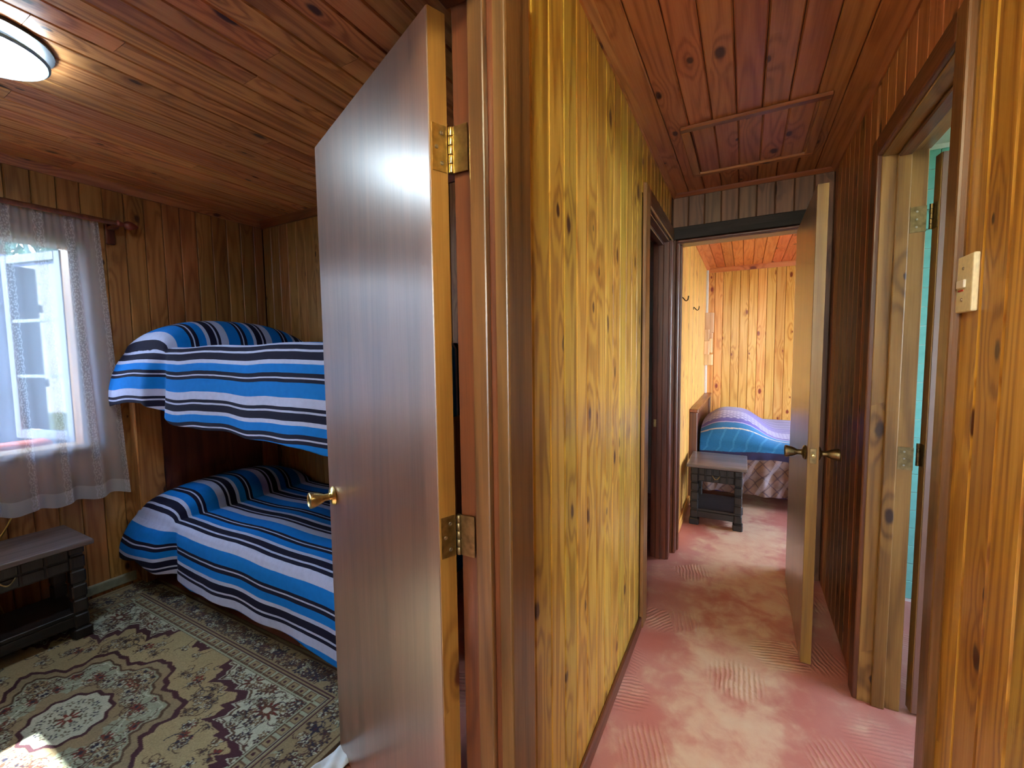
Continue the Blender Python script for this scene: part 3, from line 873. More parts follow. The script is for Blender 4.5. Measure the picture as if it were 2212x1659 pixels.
def blanket(name, mat, ztop, x0, x1, yb, yf, hemx, hemz, bump, seed, foot_drop, pillow=(-3.03, 0.25)):
    r = np.random.default_rng(seed)
    nx, nt_ = 190, 150
    Lx = x1 - x0
    S = np.concatenate([np.linspace(0, Lx, 160), Lx + np.linspace(0.004, foot_drop, 30)])
    Lt = yb - yf
    R = 0.03
    tt = np.concatenate([np.linspace(0, Lt, 90), Lt + np.linspace(0, 1, 71)[1:]])   # beyond: 0..1 of drop
    pos = np.zeros((len(S), len(tt), 3)); uv = np.zeros((len(S), len(tt), 2))
    ph = r.uniform(0, 6.28, 8)
    for i, s_ in enumerate(S):
        x = x0 + min(s_, Lx)
        fd = max(0.0, s_ - Lx)
        hem = np.interp(x, hemx, hemz)
        fx = max(0.0, 1 - abs((x - pillow[0]) / pillow[1]) ** 3.0) ** 0.5
        y = yb - np.minimum(tt, Lt)
        fy = np.clip(1 - np.abs((y - (yb + yf) / 2 + 0.0) / ((yb - yf) / 2 + 0.012)) ** 2.6, 0, 1) ** 0.6
        sag = 0.008 * np.sin(3.1 * x + ph[0]) * np.sin(4 * y + ph[1]) + 0.004 * np.sin(11 * x + ph[2] + 3 * y)
        z = ztop + bump * fx * fy + sag
        # rounded front edge
        ed = np.clip((y - yf) / 0.06, 0, 1)
        z -= 0.022 * (1 - np.sqrt(np.clip(1 - (1 - ed) ** 2, 0, 1)))
        zf = ztop - 0.022 + sag[89] * 1.0
        drop = np.clip(tt - Lt, 0, 1)
        on = tt > Lt
        fold = (0.012 * np.sin(7 * x + ph[3]) + 0.004 * np.sin(17 * x + ph[4])) * drop
        # heavier fold where the pillow ends, and the flap over the pillow end
        fold += -0.060 / (1 + math.exp((x - (pillow[0] + 0.20)) / 0.012)) * np.sin(np.clip(drop, 0, 1) * 2.0 + 0.1)
        fold += 0.03 * np.exp(-((x - (pillow[0] + 0.26)) / 0.035) ** 2) * drop ** 0.5
        yy = np.where(on, yf - 0.012 * np.sin(np.clip(drop * 4, 0, 1) * 1.57) + fold - 0.03 * drop, y)
        ripple = 0.006 * math.sin(9 * x + ph[5]) + 0.003 * math.sin(21 * x + ph[6])
        zz = np.where(on, zf + (hem + ripple - zf) * drop, z)
        xx = np.full_like(zz, x)
        if fd > 0:
            xx = xx + 0.02 * min(1, fd / 0.03) + 0.012 * np.sin(14 * y + ph[7]) * (fd / foot_drop) + 0.02 * drop
            zz = np.where(on, zz - 0.35 * fd * (1 - drop), zz - fd)
            zz = np.maximum(zz, hem - 0.02)
            yy = yy + np.where(on, 0.1 * fd, 0.0)
        pos[i, :, 0], pos[i, :, 1], pos[i, :, 2] = xx, yy, zz
        uv[i, :, 0] = s_
        uv[i, :, 1] = np.where(on, 1.08 * (zf - hem) * drop, tt - Lt)
    return grid_mesh(name, pos, mat, None, uv, thick=0.006)

# ------------------------------------------------------------------ bunk bed
bed = empty('bunk_bed', (-2.35, 1.6, 0)); tag(bed, 'wooden bunk bed in the corner under striped blue blankets', 'bunk bed')
bpy.context.view_layer.update()
FABRIC = plain('ticking_fabric', lin(190, 186, 176), 0.9, nscale=80)
parts = [
    box('post', (-3.285, 1.165, 0.012), (-3.215, 1.30, 1.36), PINE_BED, bed, bevel=0.005),
    box('post', (-3.285, 1.93, 0), (-3.215, 2.05, 1.36), PINE_BED, bed, bevel=0.005),
    box('post', (-1.47, 1.19, 0.012), (-1.43, 1.29, 1.36), PINE_BED, bed, bevel=0.005),
    box('post', (-1.47, 1.95, 0), (-1.43, 2.05, 1.36), PINE_BED, bed, bevel=0.005),
    box('headboard', (-3.275, 1.30, 0.12), (-3.235, 1.93, 1.30), FRAME, bed, bevel=0.003),
    box('footboard', (-1.46, 1.29, 0.95), (-1.44, 1.95, 1.30), TRIM, bed, bevel=0.003),
    box('footboard', (-1.46, 1.29, 0.12), (-1.44, 1.95, 0.46), TRIM, bed, bevel=0.003),
    box('side_rail', (-3.215, 1.20, 1.14), (-1.47, 1.225, 1.28), PINE_BED, bed, bevel=0.004, axis=0),
    box('side_rail', (-3.215, 2.02, 1.14), (-1.47, 2.045, 1.28), PINE_BED, bed, bevel=0.004, axis=0),
    box('side_rail', (-3.215, 1.20, 0.18), (-1.47, 1.225, 0.30), PINE_BED, bed, bevel=0.004, axis=0),
    box('side_rail', (-3.215, 2.02, 0.18), (-1.47, 2.045, 0.30), PINE_BED, bed, bevel=0.004, axis=0),
    box('bed_base', (-1.86, 1.242, 0.0), (-1.475, 1.262, 0.12), PINE_FAR, bed, bevel=0.003, axis=0),
    box('mattress', (-3.21, 1.19, 1.29), (-1.45, 2.045, 1.435), FABRIC, bed, bevel=0.02, seg=2),
    box('mattress', (-3.21, 1.19, 0.31), (-1.45, 2.045, 0.445), FABRIC, bed, bevel=0.02, seg=2),
]
for o in parts: P(o, bed)
for zz in (1.27, 0.29):
    for k in range(9):
        P(box('slat', (-3.15 + 0.2 * k, 1.225, zz), (-3.05 + 0.2 * k, 2.02, zz + 0.018), PINE_BED, bed, axis=1), bed)

bu = blanket('striped_blanket', stripe_mat('striped_wool_upper', -0.25, False), 1.452, -3.25, -1.425, 2.06, 1.165,
             [-3.3, -3.2, -2.89, -2.8, -2.66, -2.43, -2.0, -1.73, -1.48], [1.12, 1.14, 1.152, 1.108, 1.058, 1.043, 1.03, 1.032, 1.0], 0.175, 3, 0.40)
tag(bu, 'blue striped wool blanket over the upper bunk and its pillow', 'blanket', 'striped bunk blankets')
bl = blanket('striped_blanket', stripe_mat('striped_wool_lower', 0.654, True), 0.462, -3.255, -1.425, 2.06, 1.165,
             [-3.3, -3.05, -2.95, -2.78, -2.6, -2.3, -2.0, -1.7, -1.48], [0.21, 0.24, 0.20, 0.165, 0.15, 0.165, 0.158, 0.155, 0.13], 0.15, 5, 0.28, (-3.055, 0.215))
tag(bl, 'blue striped wool blanket over the lower bunk near the rug', 'blanket', 'striped bunk blankets')

# ------------------------------------------------------------------ rug
def make_rug(cx, cy, hx, hy):
    res = 0.0034
    nx, ny = int(hx / res), int(hy / res)
    X, Y = np.meshgrid(np.linspace(0, hx, nx), np.linspace(0, hy, ny), indexing='ij')
    C = lambda *a: np.array(lin(*a)[:3])
    beige, tan, pale, maroon, navy, brown, red, sage = C(160, 145, 110), C(140, 126, 98), C(178, 182, 166), C(70, 36, 48), C(38, 36, 58), C(84, 62, 48), C(128, 44, 40), C(150, 158, 138)
    img = np.zeros((nx, ny, 3)) + beige
    r = np.random.default_rng(5)
    def put(mask, colr): img[mask] = colr
    bx, by = 0.205, 0.150      # outer border width
    gx, gy = 0.065, 0.060      # guard stripe
    ex, ey = hx - X, hy - Y
    inner_x, inner_y = hx - bx - gx, hy - by - gy
    def flower(px, py, rad, petals, c1, c2, c3, squash=1.0, rot=0.0, region=None):
        i0, i1 = int(max(0, (px - rad * 1.3) / hx * nx)), int(min(nx, (px + rad * 1.3) / hx * nx + 2))
        j0, j1 = int(max(0, (py - rad * 1.3) / hy * ny)), int(min(ny, (py + rad * 1.3) / hy * ny + 2))
        if i1 <= i0 or j1 <= j0: return
        dx, dy = X[i0:i1, j0:j1] - px, (Y[i0:i1, j0:j1] - py) / squash
        d, a = np.hypot(dx, dy), np.arctan2(dy, dx) + rot
        rr = rad * (0.72 + 0.28 * np.cos(petals * a))
        m = np.ones_like(d, bool) if region is None else region[i0:i1, j0:j1]
        sub = img[i0:i1, j0:j1]
        sub[(d < rr * 1.14) & m] = c3
        sub[(d < rr * 0.92) & m] = c1
        sub[(np.abs(d - rr * 0.5) < rad * 0.09) & m] = c3
        sub[(d < rad * 0.3) & m] = c2
    def sprig(px, py, ang, ln, colr, region=None, width=0.0035, curl=2.0):
        t = np.linspace(0, 1, int(ln / 0.002))
        qx = px + np.cumsum(np.cos(ang + curl * t)) * 0.002
        qy = py + np.cumsum(np.sin(ang + curl * t)) * 0.002
        w = max(1, int(width / res))
        for a, b2 in zip(qx, qy):
            i, j = int(a / hx * nx), int(b2 / hy * ny)
            if 0 <= i < nx and 0 <= j < ny and (region is None or region[i, j]):
                img[max(0, i):i + w, max(0, j):j + w] = colr
    # corner spandrel: scalloped edge around the beige field
    ux, uy = X / inner_x, Y / inner_y
    ang = np.arctan2(uy, ux)
    tri = lambda q: np.arcsin(np.sin(q)) / 1.5708
    edge = 0.95 + 0.07 * np.cos(ang * 14) + 0.03 * tri(ang * 44) + 0.018 * tri(ang * 90)
    lob = np.maximum(ux ** 2.6 + uy ** 2.6, 0) ** (1 / 2.6) * (1.0 + 0.10 * np.cos(4 * ang + np.pi))
    field = lob < edge
    spand = ~field
    put(spand, pale)
    put(np.abs(lob - edge) < 0.035, maroon)
    put(np.abs(lob - edge - 0.055) < 0.008, brown)
    fld = lob < edge - 0.05
    spd = (lob > edge + 0.06) & (X < inner_x) & (Y < inner_y)
    for px, py, q in ((inner_x * .86, inner_y * .80, .075), (inner_x * .92, inner_y * .45, .055), (inner_x * .60, inner_y * .93, .06), (inner_x * .97, inner_y * .97, .05), (inner_x * .74, inner_y * .95, .045)):
        flower(px, py, q * .75, 10, red * 0.6, pale, brown, 0.8, r.uniform(0, 3), spd)
    for _ in range(170):
        px, py = r.uniform(.3, 1) * inner_x, r.uniform(.2, 1) * inner_y
        flower(px, py, r.uniform(.012, .022), r.integers(4, 7), [navy, maroon, sage, tan][r.integers(4)], pale, brown, 1, r.uniform(0, 3), spd)
        sprig(px, py, r.uniform(0, 6.3), r.uniform(.03, .09), [brown, maroon, navy][r.integers(3)], spd, curl=r.uniform(-5, 5))
    # field florals
    md = np.hypot(X / 0.46, Y / 0.33)
    for _ in range(95):
        px, py = r.uniform(0.05, inner_x * .9), r.uniform(0.05, inner_y * .9)
        if np.hypot(px / 0.46, py / 0.33) < 1.02: continue
        flower(px, py, r.uniform(.010, .026), r.integers(5, 9), [pale, pale, tan, red, navy][r.integers(5)], [navy, maroon, beige][r.integers(3)], brown, r.uniform(.7, 1.2), r.uniform(0, 3), fld)
        for _k in range(3):
            sprig(px, py, r.uniform(0, 6.3), r.uniform(.02, .07), [brown, brown, navy][r.integers(3)], fld, curl=r.uniform(-6, 6))
    # medallion
    am = np.arctan2(Y / 0.33, X / 0.46)
    sc = 0.93 + 0.09 * np.cos(am * 8) + 0.025 * tri(am * 32)
    med = md < sc
    put(med, tan * 1.05)
    put(np.abs(md - sc) < 0.03, maroon)
    put(np.abs(md - sc * 0.86) < 0.016, brown)
    put((md < sc * 0.84) & (md > sc * 0.5), sage * 0.95)
    put(np.abs(md - sc * 0.80) < 0.01, pale)
    ring = (md < sc * 0.82) & (md > 0.42)
    for _ in range(130):
        t_, q = r.uniform(0, 1.57), r.uniform(.44, .86)
        px, py = .52 * q * math.cos(t_), .36 * q * math.sin(t_)
        sprig(px, py, r.uniform(0, 6.3), r.uniform(.05, .14), [brown, maroon, pale, tan * 1.2, brown][r.integers(5)], ring, .006, r.uniform(-7, 7))
        if r.random() < .5: flower(px, py, r.uniform(.014, .03), 6, [pale, beige, red][r.integers(3)], navy, brown, .9, r.uniform(0, 3), ring)
    dc = np.hypot(X / 1.15, Y)
    a2 = np.arctan2(Y, X / 1.15)
    rc = 0.118 * (1 + 0.05 * np.cos(a2 * 12))
    put(dc < rc * 1.12, maroon); put(dc < rc, pale)
    for q, nk in ((0.082, 8), (0.045, 4)):
        for kk in range(nk + 1):
            t_ = 1.5708 * kk / nk * 2 if nk == 4 else 1.5708 * kk / (nk / 2)
            flower(1.15 * q * math.cos(t_), q * math.sin(t_), .018, 5, [navy * 1.4, brown][kk % 2], pale, sage, .8, t_, dc < rc * .95)
    flower(0, 0, .035, 8, red, pale, brown)
    # guard stripe and border
    out = (ex < bx + gx) | (ey < by + gy)
    put(out, sage * 1.05)
    u = np.where(ey / by < ex / bx, X, Y)
    gmask = out & ~((ex < bx) | (ey < by))
    vv = np.where(ey / by < ex / bx, ey - by - gy / 2, ex - bx - gx / 2)
    w_ = np.mod(u, 0.055) - 0.0275
    put(gmask & (np.maximum(np.abs(w_), np.abs(vv)) < 0.018), tan * 1.1)
    put(gmask & (np.abs(np.maximum(np.abs(w_), np.abs(vv)) - 0.018) < 0.0025), brown * 1.5)
    put(gmask & (np.hypot(w_, vv) < 0.007), maroon)
    for q in (0.0, 0.014):
        put(out & (((np.abs(ex - bx - gx + q) < 0.004) & (ey >= by + gy - q - .004)) | ((np.abs(ey - by - gy + q) < 0.004) & (ex >= bx + gx - q - .004))) & (np.mod(u, .012) < .009), brown)
    bmask = (ex < bx) | (ey < by)
    put(bmask, tan)
    for q in (0.004, -0.012):
        put(((np.abs(ex - bx - q) < 0.0035) & (ey > by + q - .004)) | ((np.abs(ey - by - q) < 0.0035) & (ex > bx + q - .004)), maroon)
    put((np.abs(ex - .032) < .004) & (ey > .03) | (np.abs(ey - .028) < .004) & (ex > .03), brown)
    bm2 = ((ex < bx - .02) & (ex > .04) & (ey > .03)) | ((ey < by - .02) & (ey > .036) & (ex > .03))
    for _ in range(330):
        if r.random() < .45: px, py = hx - r.uniform(.05, bx - .03), r.uniform(0, hy)
        else: px, py = r.uniform(0, hx), hy - r.uniform(.045, by - .03)
        flower(px, py, r.uniform(.009, .022), r.integers(4, 7), [navy, navy, maroon, pale, brown][r.integers(5)], [tan, pale, maroon][r.integers(3)], [brown, navy][r.integers(2)], 1, r.uniform(0, 3), bm2)
        sprig(px, py, r.uniform(0, 6.3), r.uniform(.03, .10), [brown, navy, maroon, sage][r.integers(4)], bm2, curl=r.uniform(-6, 6))
    put((ex < .012) | (ey < .01), brown * 0.9)
    img *= (1 + 0.10 * r.standard_normal((nx, ny, 1)))
    img = np.clip(img, 0.005, 1)
    full = np.concatenate([img[::-1], img[1:]], 0)
    full = np.concatenate([full[:, ::-1], full[:, 1:]], 1)
    gxs = np.linspace(-hx, hx, full.shape[0]); gys = np.linspace(-hy, hy, full.shape[1])
    A, B = np.meshgrid(gxs, gys, indexing='ij')
    Z = 0.009 + 0.002 * np.sin(A * 3.1) * np.cos(B * 2.3)
    edge = np.minimum(hx - np.abs(A), hy - np.abs(B))
    Z = np.where(edge < 0.004, 0.001, Z)
    pos = np.stack([A + cx, B + cy, Z], -1)
    col = np.concatenate([full, np.ones(full.shape[:2] + (1,))], -1)
    m, nt, b, o_ = newmat('woven_rug_pile')
    at = N(nt, 'ShaderNodeAttribute', attribute_name='pattern')
    tc = N(nt, 'ShaderNodeTexCoord').outputs['Object']
    pile = noise(nt, tc, 2, 420.0, dim='3D')
    col2 = mixc(nt, 0.5, at.outputs['Color'], ramp(nt, pile, [(0.3, (0.55, 0.55, 0.55, 1)), (0.7, (1.1, 1.1, 1.1, 1))]), 'MULTIPLY')
    nt.links.new(col2, b.inputs['Base Color'])
    b.inputs['Roughness'].default_value = 0.95
    b.inputs['Specular IOR Level'].default_value = 0.1
    b.inputs['Sheen Weight'].default_value = 0.15
    bp = N(nt, 'ShaderNodeBump'); bp.inputs['Strength'].default_value = 0.35; bp.inputs['Distance'].default_value = 0.004
    nt.links.new(pile, bp.inputs['Height']); nt.links.new(bp.outputs[0], b.inputs['Normal'])
    return grid_mesh('patterned_rug', pos, m, None, None, col)
rug = make_rug(-2.275, 0.549, 1.03, 0.69)
tag(rug, 'beige oriental rug with dark medallion on bunk room floor', 'rug')

# crumpled white cloth along the rug edge by the door
CLOTH = plain('white_cotton', lin(206, 214, 224), 0.9, nscale=30, namt=0.1, bump=0.2)
u_, v_ = np.meshgrid(np.linspace(0, 1, 40), np.linspace(0, 1, 60), indexing='ij')
px_ = -1.248 + 0.085 * u_ + 0.012 * np.sin(9 * v_)
py_ = 0.58 + 0.44 * v_
pz_ = 0.010 + 0.022 * np.sin(u_ * 3.14) * (0.6 + 0.4 * np.sin(13 * v_ + 4 * u_)) + 0.006 * np.sin(31 * v_ + 9 * u_)
wc = grid_mesh('white_cloth', np.stack([px_, py_, np.maximum(pz_, 0.012)], -1), CLOTH, thick=0.004)
tag(wc, 'crumpled white cloth strip on floor between rug and open door', 'cloth')

# ------------------------------------------------------------------ carved bedside tables
def nightstand(name, loc, rz, W, D, H, label):
    r = empty(name, loc, rz)      # local: front faces -y
    tag(r, label, 'side table', 'dark carved side tables')
    box('table_top', (-W / 2, -D / 2, H - 0.026), (W / 2, D / 2, H), TABLETOP, r, bevel=0.006, axis=0, seg=2)
    lw = 0.056
    ix, iy = W / 2 - 0.03, D / 2 - 0.03
    zt = H - 0.026
    for sx in (-1, 1):
        for sy in (-1, 1):
            bm = bmesh.new()
            x0_, x1_ = sorted((sx * ix, sx * (ix - lw))); y0_, y1_ = sorted((sy * iy, sy * (iy - lw)))
            bm_box(bm, (x0_ + 0.006, y0_ + 0.006, 0.03), (x1_ - 0.006, y1_ - 0.006, zt))
            z = 0.055
            while z < zt - 0.03:
                hgt = min(0.066, zt - z - 0.004)
                bm_box(bm, (x0_, y0_, z), (x1_, y1_, z + hgt), 0.006)
                z += hgt + 0.008
            bm_box(bm, (x0_ - 0.008, y0_ - 0.008, 0.0), (x1_ + 0.008, y1_ + 0.008, 0.05), 0.006)
            from_bm('leg', bm, DARK, r)
    az0 = zt - 0.115
    fr = box('apron', (-ix + lw, -iy + 0.008, az0), (ix - lw, -iy + 0.024, zt), DARK, r, axis=0, bevel=0.002)
    nblk = 5
    bw = (2 * (ix - lw)) / nblk
    for i in range(nblk):
        for (za, zb) in ((az0 + 0.006, az0 + 0.056), (az0 + 0.062, zt - 0.006)):
            box('carved_block', (-ix + lw + i * bw + 0.003, -iy + 0.001, za), (-ix + lw + (i + 1) * bw - 0.003, -iy + 0.010, zb), DARK, fr, bevel=0.004)
    pts = [(-0.028 + 0.056 * t, -iy - 0.004 - 0.008 * math.sin(t * math.pi), zt - 0.055 - 0.028 * math.sin(t * math.pi)) for t in np.linspace(0, 1, 11)]
    tube('drop_handle', pts, 0.0035, BRASS_D, fr)
    for sx in (-1, 1):
        xa, xb = sorted((sx * (ix - 0.010), sx * (ix - 0.026)))
        box('apron', (xa, -iy + lw, az0), (xb, iy - lw, zt), DARK, r, axis=1, bevel=0.002)
    box('apron', (-ix + lw, iy - 0.024, az0), (ix - lw, iy - 0.008, zt), DARK, r, axis=0, bevel=0.002)
    box('shelf', (-ix + 0.01, -iy + 0.01, 0.115), (ix - 0.01, iy - 0.01, 0.135), DARK, r, axis=0, bevel=0.003)
    box('stretcher', (-ix + lw - 0.01, -iy + 0.012, 0.062), (ix - lw + 0.01, -iy + 0.034, 0.113), DARK, r, axis=0, bevel=0.003)
    box('stretcher', (-ix + lw - 0.01, iy - 0.034, 0.062), (ix - lw + 0.01, iy - 0.012, 0.113), DARK, r, axis=0, bevel=0.003)
    for sx in (-1, 1):
        xa, xb = sorted((sx * (ix - 0.012), sx * (ix - 0.034)))
        box('stretcher', (xa, -iy + lw - 0.01, 0.062), (xb, iy - lw + 0.01, 0.113), DARK, r, axis=1, bevel=0.003)
    return r
nightstand('side_table', (-3.045, 0.545, 0.010), math.pi / 2, 0.58, 0.39, 0.49, 'dark carved wooden side table under the lace curtain')
nightstand('side_table', (-0.175, 3.895, 0.0), 0.0, 0.43, 0.50, 0.50, 'dark carved wooden side table before the purple bed')

# ------------------------------------------------------------------ window, curtain, rod
wd = empty('window_1', (XW, 0.42, WIN[2])); struct(wd, 'wooden casement window behind the lace curtain', 'window')
bpy.context.view_layer.update()
y0, y1, z0, z1 = WIN
GLASS_m, gnt, gb, gout = newmat('window_glass')
tr = N(gnt, 'ShaderNodeBsdfTransparent'); gl = N(gnt, 'ShaderNodeBsdfGlossy'); gl.inputs['Roughness'].default_value = 0.03
fr_ = N(gnt, 'ShaderNodeFresnel'); fr_.inputs['IOR'].default_value = 1.45
tr.inputs['Color'].default_value = (0.93, 0.97, 0.98, 1)
mx = N(gnt, 'ShaderNodeMixShader'); gnt.links.new(fr_.outputs[0], mx.inputs[0]); gnt.links.new(tr.outputs[0], mx.inputs[1]); gnt.links.new(gl.outputs[0], mx.inputs[2])
gnt.links.new(mx.outputs[0], gout.inputs[0])
parts = [
    box('frame_side', (XW - 0.12, y1 - 0.04, z0), (XW + 0.012, y1, z1), FRAME_L, wd, bevel=0.004),
    box('frame_side', (XW - 0.12, y0, z0), (XW + 0.012, y0 + 0.04, z1), FRAME_L, wd, bevel=0.004),
    box('frame_head', (XW - 0.12, y0 + 0.04, z1 - 0.04), (XW + 0.012, y1 - 0.04, z1), FRAME_L, wd, bevel=0.004, axis=1),
    box('frame_sill', (XW - 0.14, y0 - 0.02, z0 - 0.02), (XW + 0.03, y1 + 0.03, z0 + 0.015), FRAME_L, wd, bevel=0.005, axis=1),
    box('mullion', (XW - 0.10, 0.405, z0 + 0.015), (XW - 0.05, 0.455, z1 - 0.04), FRAME_L, wd, bevel=0.004),
    box('casing', (XW - 0.001, y1, z0 - 0.02), (XW + 0.014, y1 + 0.05, z1 + 0.06), TRIM, wd, bevel=0.004),
    box('casing', (XW - 0.001, y0 - 0.05, z1 + 0.002), (XW + 0.014, y1, z1 + 0.06), TRIM, wd, bevel=0.004, axis=1),
]
for o in parts: P(o, wd)
# casement swung outward, hinged on the right jamb
WPAINT = plain('blue_grey_sash_paint', lin(92, 100, 116), 0.5, nscale=25, namt=0.15)  # one blue-grey tone for sash frame and glazing bars
hs = bpy.data.objects.new('sash', None); hs.location = (XW - 0.10, y1 - 0.045, 0); hs.rotation_euler = (0, 0, math.radians(-166)); link(hs, wd)
bpy.context.view_layer.update(); hs.matrix_parent_inverse = wd.matrix_world.inverted()
SWd = 0.50
sz0, sz1 = z0 + 0.02, z1 - 0.045
boxes('sash_frame', [((0, -0.035, sz0), (0.05, 0, sz1)), ((SWd - 0.05, -0.035, sz0), (SWd, 0, sz1)), ((0.05, -0.035, sz0), (SWd - 0.05, 0, sz0 + 0.055)),
                     ((0.05, -0.035, sz1 - 0.05), (SWd - 0.05, 0, sz1))], WPAINT, hs, bevel=0.003)
for k in range(3):
    za = sz0 + 0.06 + k * (sz1 - sz0 - 0.11) / 3
    box('pane', (0.05, -0.02, za), (SWd - 0.05, -0.016, za + (sz1 - sz0 - 0.11) / 3 - 0.018), GLASS_m, hs)
    if k: box('glazing_bar', (0.05, -0.03, za - 0.018), (SWd - 0.05, -0.005, za), WPAINT, hs)
P(box('pane', (XW - 0.078, y0 + 0.04, z0 + 0.015), (XW - 0.074, 0.405, z1 - 0.04), GLASS_m, wd), wd)
# bedroom and bathroom windows (out of view): plain frames
for nm, xx, (a0, a1, b0, b1), lab in (('window_2', 2.40, FW, 'wide window lighting the far bedroom'), ('window_3', 2.30, BW, 'small bathroom window')):
    w2 = boxes(nm, [((xx, a0, b0), (xx + 0.1, a0 + 0.05, b1)), ((xx, a1 - 0.05, b0), (xx + 0.1, a1, b1)), ((xx, a0, b0), (xx + 0.1, a1, b0 + 0.05)), ((xx, a0, b1 - 0.05), (xx + 0.1, a1, b1))], FRAME_L)
    struct(w2, lab, 'window')

rod = empty('curtain_rod', (-3.24, 0.6, 2.185)); tag(rod, 'dark wooden curtain rod on a bracket above the window', 'curtain rod')
bpy.context.view_layer.update()
parts = [
    lathe('pole', [(0.0, -0.4), (0.014, -0.4), (0.014, 1.155), (0.0, 1.155)], FRAME, rod, 16, 'Y', (-3.24, 0, 2.185)),
    lathe('finial', [(0.0, 1.155), (0.017, 1.155), (0.021, 1.165), (0.015, 1.178), (0.012, 1.19), (0.023, 1.203), (0.026, 1.222), (0.018, 1.24), (0.008, 1.258), (0.0, 1.262)], plain('reddish_wood', lin(120, 52, 36), 0.45), rod, 18, 'Y', (-3.24, 0, 2.185)),
    box('bracket', (XW, 1.128, 2.07), (-3.295, 1.168, 2.205), FRAME, rod, bevel=0.004),
    box('bracket_arm', (-3.297, 1.132, 2.150), (-3.225, 1.164, 2.170), FRAME, rod, bevel=0.004),
]
for o in parts: P(o, rod)

# lace curtain
lm, lnt, lb, lout = newmat('white_lace')
uvn = N(lnt, 'ShaderNodeUVMap').outputs[0]
lsx = N(lnt, 'ShaderNodeSeparateXYZ'); lnt.links.new(uvn, lsx.inputs[0])
band = math_(lnt, 'ABSOLUTE', math_(lnt, 'SUBTRACT', math_(lnt, 'FRACT', math_(lnt, 'MULTIPLY', lsx.outputs[0], 5.2)), 0.5))
zig = math_(lnt, 'MULTIPLY', math_(lnt, 'ABSOLUTE', math_(lnt, 'SUBTRACT', math_(lnt, 'FRACT', math_(lnt, 'MULTIPLY', lsx.outputs[1], 22.0)), 0.5)), 0.10)
bandz = math_(lnt, 'ADD', band, zig)
inband = smooth(lnt, bandz, 0.13, 0.16, 1, 0)
edgeb = math_(lnt, 'MULTIPLY', smooth(lnt, bandz, 0.13, 0.15, 0, 1), smooth(lnt, bandz, 0.16, 0.18, 1, 0))
lv = N(lnt, 'ShaderNodeTexVoronoi', voronoi_dimensions='2D'); lv.inputs['Scale'].default_value = 75.0
lnt.links.new(uvn, lv.inputs['Vector'])
motif = smooth(lnt, lv.outputs['Distance'], 0.28, 0.42, 1, 0)
hemv = smooth(lnt, lsx.outputs[1], 0.075, 0.08, 1, 0)
net = noise(lnt, vmath(lnt, 'MULTIPLY', uvn, (900, 900, 1)), 1)
op = math_(lnt, 'ADD', 0.34, math_(lnt, 'MULTIPLY', math_(lnt, 'MULTIPLY', inband, motif), 0.18))
op = math_(lnt, 'ADD', op, math_(lnt, 'MULTIPLY', edgeb, 0.13))
op = math_(lnt, 'ADD', op, math_(lnt, 'MULTIPLY', hemv, 0.22))
op = math_(lnt, 'ADD', op, math_(lnt, 'MULTIPLY', math_(lnt, 'SUBTRACT', net, 0.5), 0.25), True)
ltr = N(lnt, 'ShaderNodeBsdfTransparent'); ldf = N(lnt, 'ShaderNodeBsdfDiffuse'); ltl = N(lnt, 'ShaderNodeBsdfTranslucent')
ldf.inputs['Color'].default_value = (0.78, 0.83, 0.95, 1); ltl.inputs['Color'].default_value = (0.66, 0.78, 1.0, 1)
lmx = N(lnt, 'ShaderNodeMixShader'); lmx.inputs[0].default_value = 0.42
lnt.links.new(ldf.outputs[0], lmx.inputs[1]); lnt.links.new(ltl.outputs[0], lmx.inputs[2])
lm2 = N(lnt, 'ShaderNodeMixShader'); lnt.links.new(op, lm2.inputs[0]); lnt.links.new(ltr.outputs[0], lm2.inputs[1]); lnt.links.new(lmx.outputs[0], lm2.inputs[2])
lnt.links.new(lm2.outputs[0], lout.inputs[0])

def curtain(ya, yb, ya2, yb2, ztop, zb, seed, label):
    r = np.random.default_rng(seed)
    n, m_ = 240, 90
    U, V = np.meshgrid(np.linspace(0, 1, n), np.linspace(0, 1, m_), indexing='ij')
    ph = r.uniform(0, 6.28, 6)
    fold = 0.024 * np.sin(U * 34 + ph[0] + 0.8 * np.sin(V * 2 + ph[1])) + 0.014 * np.sin(U * 63 + ph[2] + np.sin(V * 3)) + 0.010 * np.sin(U * 15 + ph[3])
    pleat = 0.010 * np.sin(U * 140 + ph[4]) * np.exp(-V * 14)
    yy = (ya + (yb - ya) * U) * (1 - V) + (ya2 + (yb2 - ya2) * U) * V + 0.010 * np.cos(U * 34 + ph[0]) * V
    zz = ztop - 0.010 * np.abs(np.sin(U * 22)) * np.exp(-V * 12) + (zb - ztop) * V + 0.012 * np.sin(U * 30 + ph[5]) * V
    xx = -3.266 + 0.5 * fold * (0.25 + 0.75 * V) + 0.6 * pleat
    uv = np.stack([U * (yb2 - ya2) * 1.5, (1 - V) * (ztop - zb)], -1)
    o = grid_mesh('lace_curtain', np.stack([xx, yy, zz], -1), lm, None, uv)
    tag(o, label, 'curtain', 'lace curtain panels')
    return o
curtain(0.43, 1.085, 0.42, 1.135, 2.185, 0.60, 21, 'white lace curtain panel hanging over the bunk room window')

# cord hanging behind the table
crd = tube('lamp_cord', [(-3.285, 0.60, 0.72), (-3.28, 0.655, 0.66), (-3.275, 0.66, 0.60), (-3.285, 0.63, 0.53), (-3.29, 0.58, 0.44), (-3.29, 0.56, 0.30), (-3.28, 0.6, 0.11)], 0.004, plain('yellow_cord', lin(190, 150, 70), 0.6))
tag(crd, 'thin yellow cord hanging from the window behind the table', 'cord')

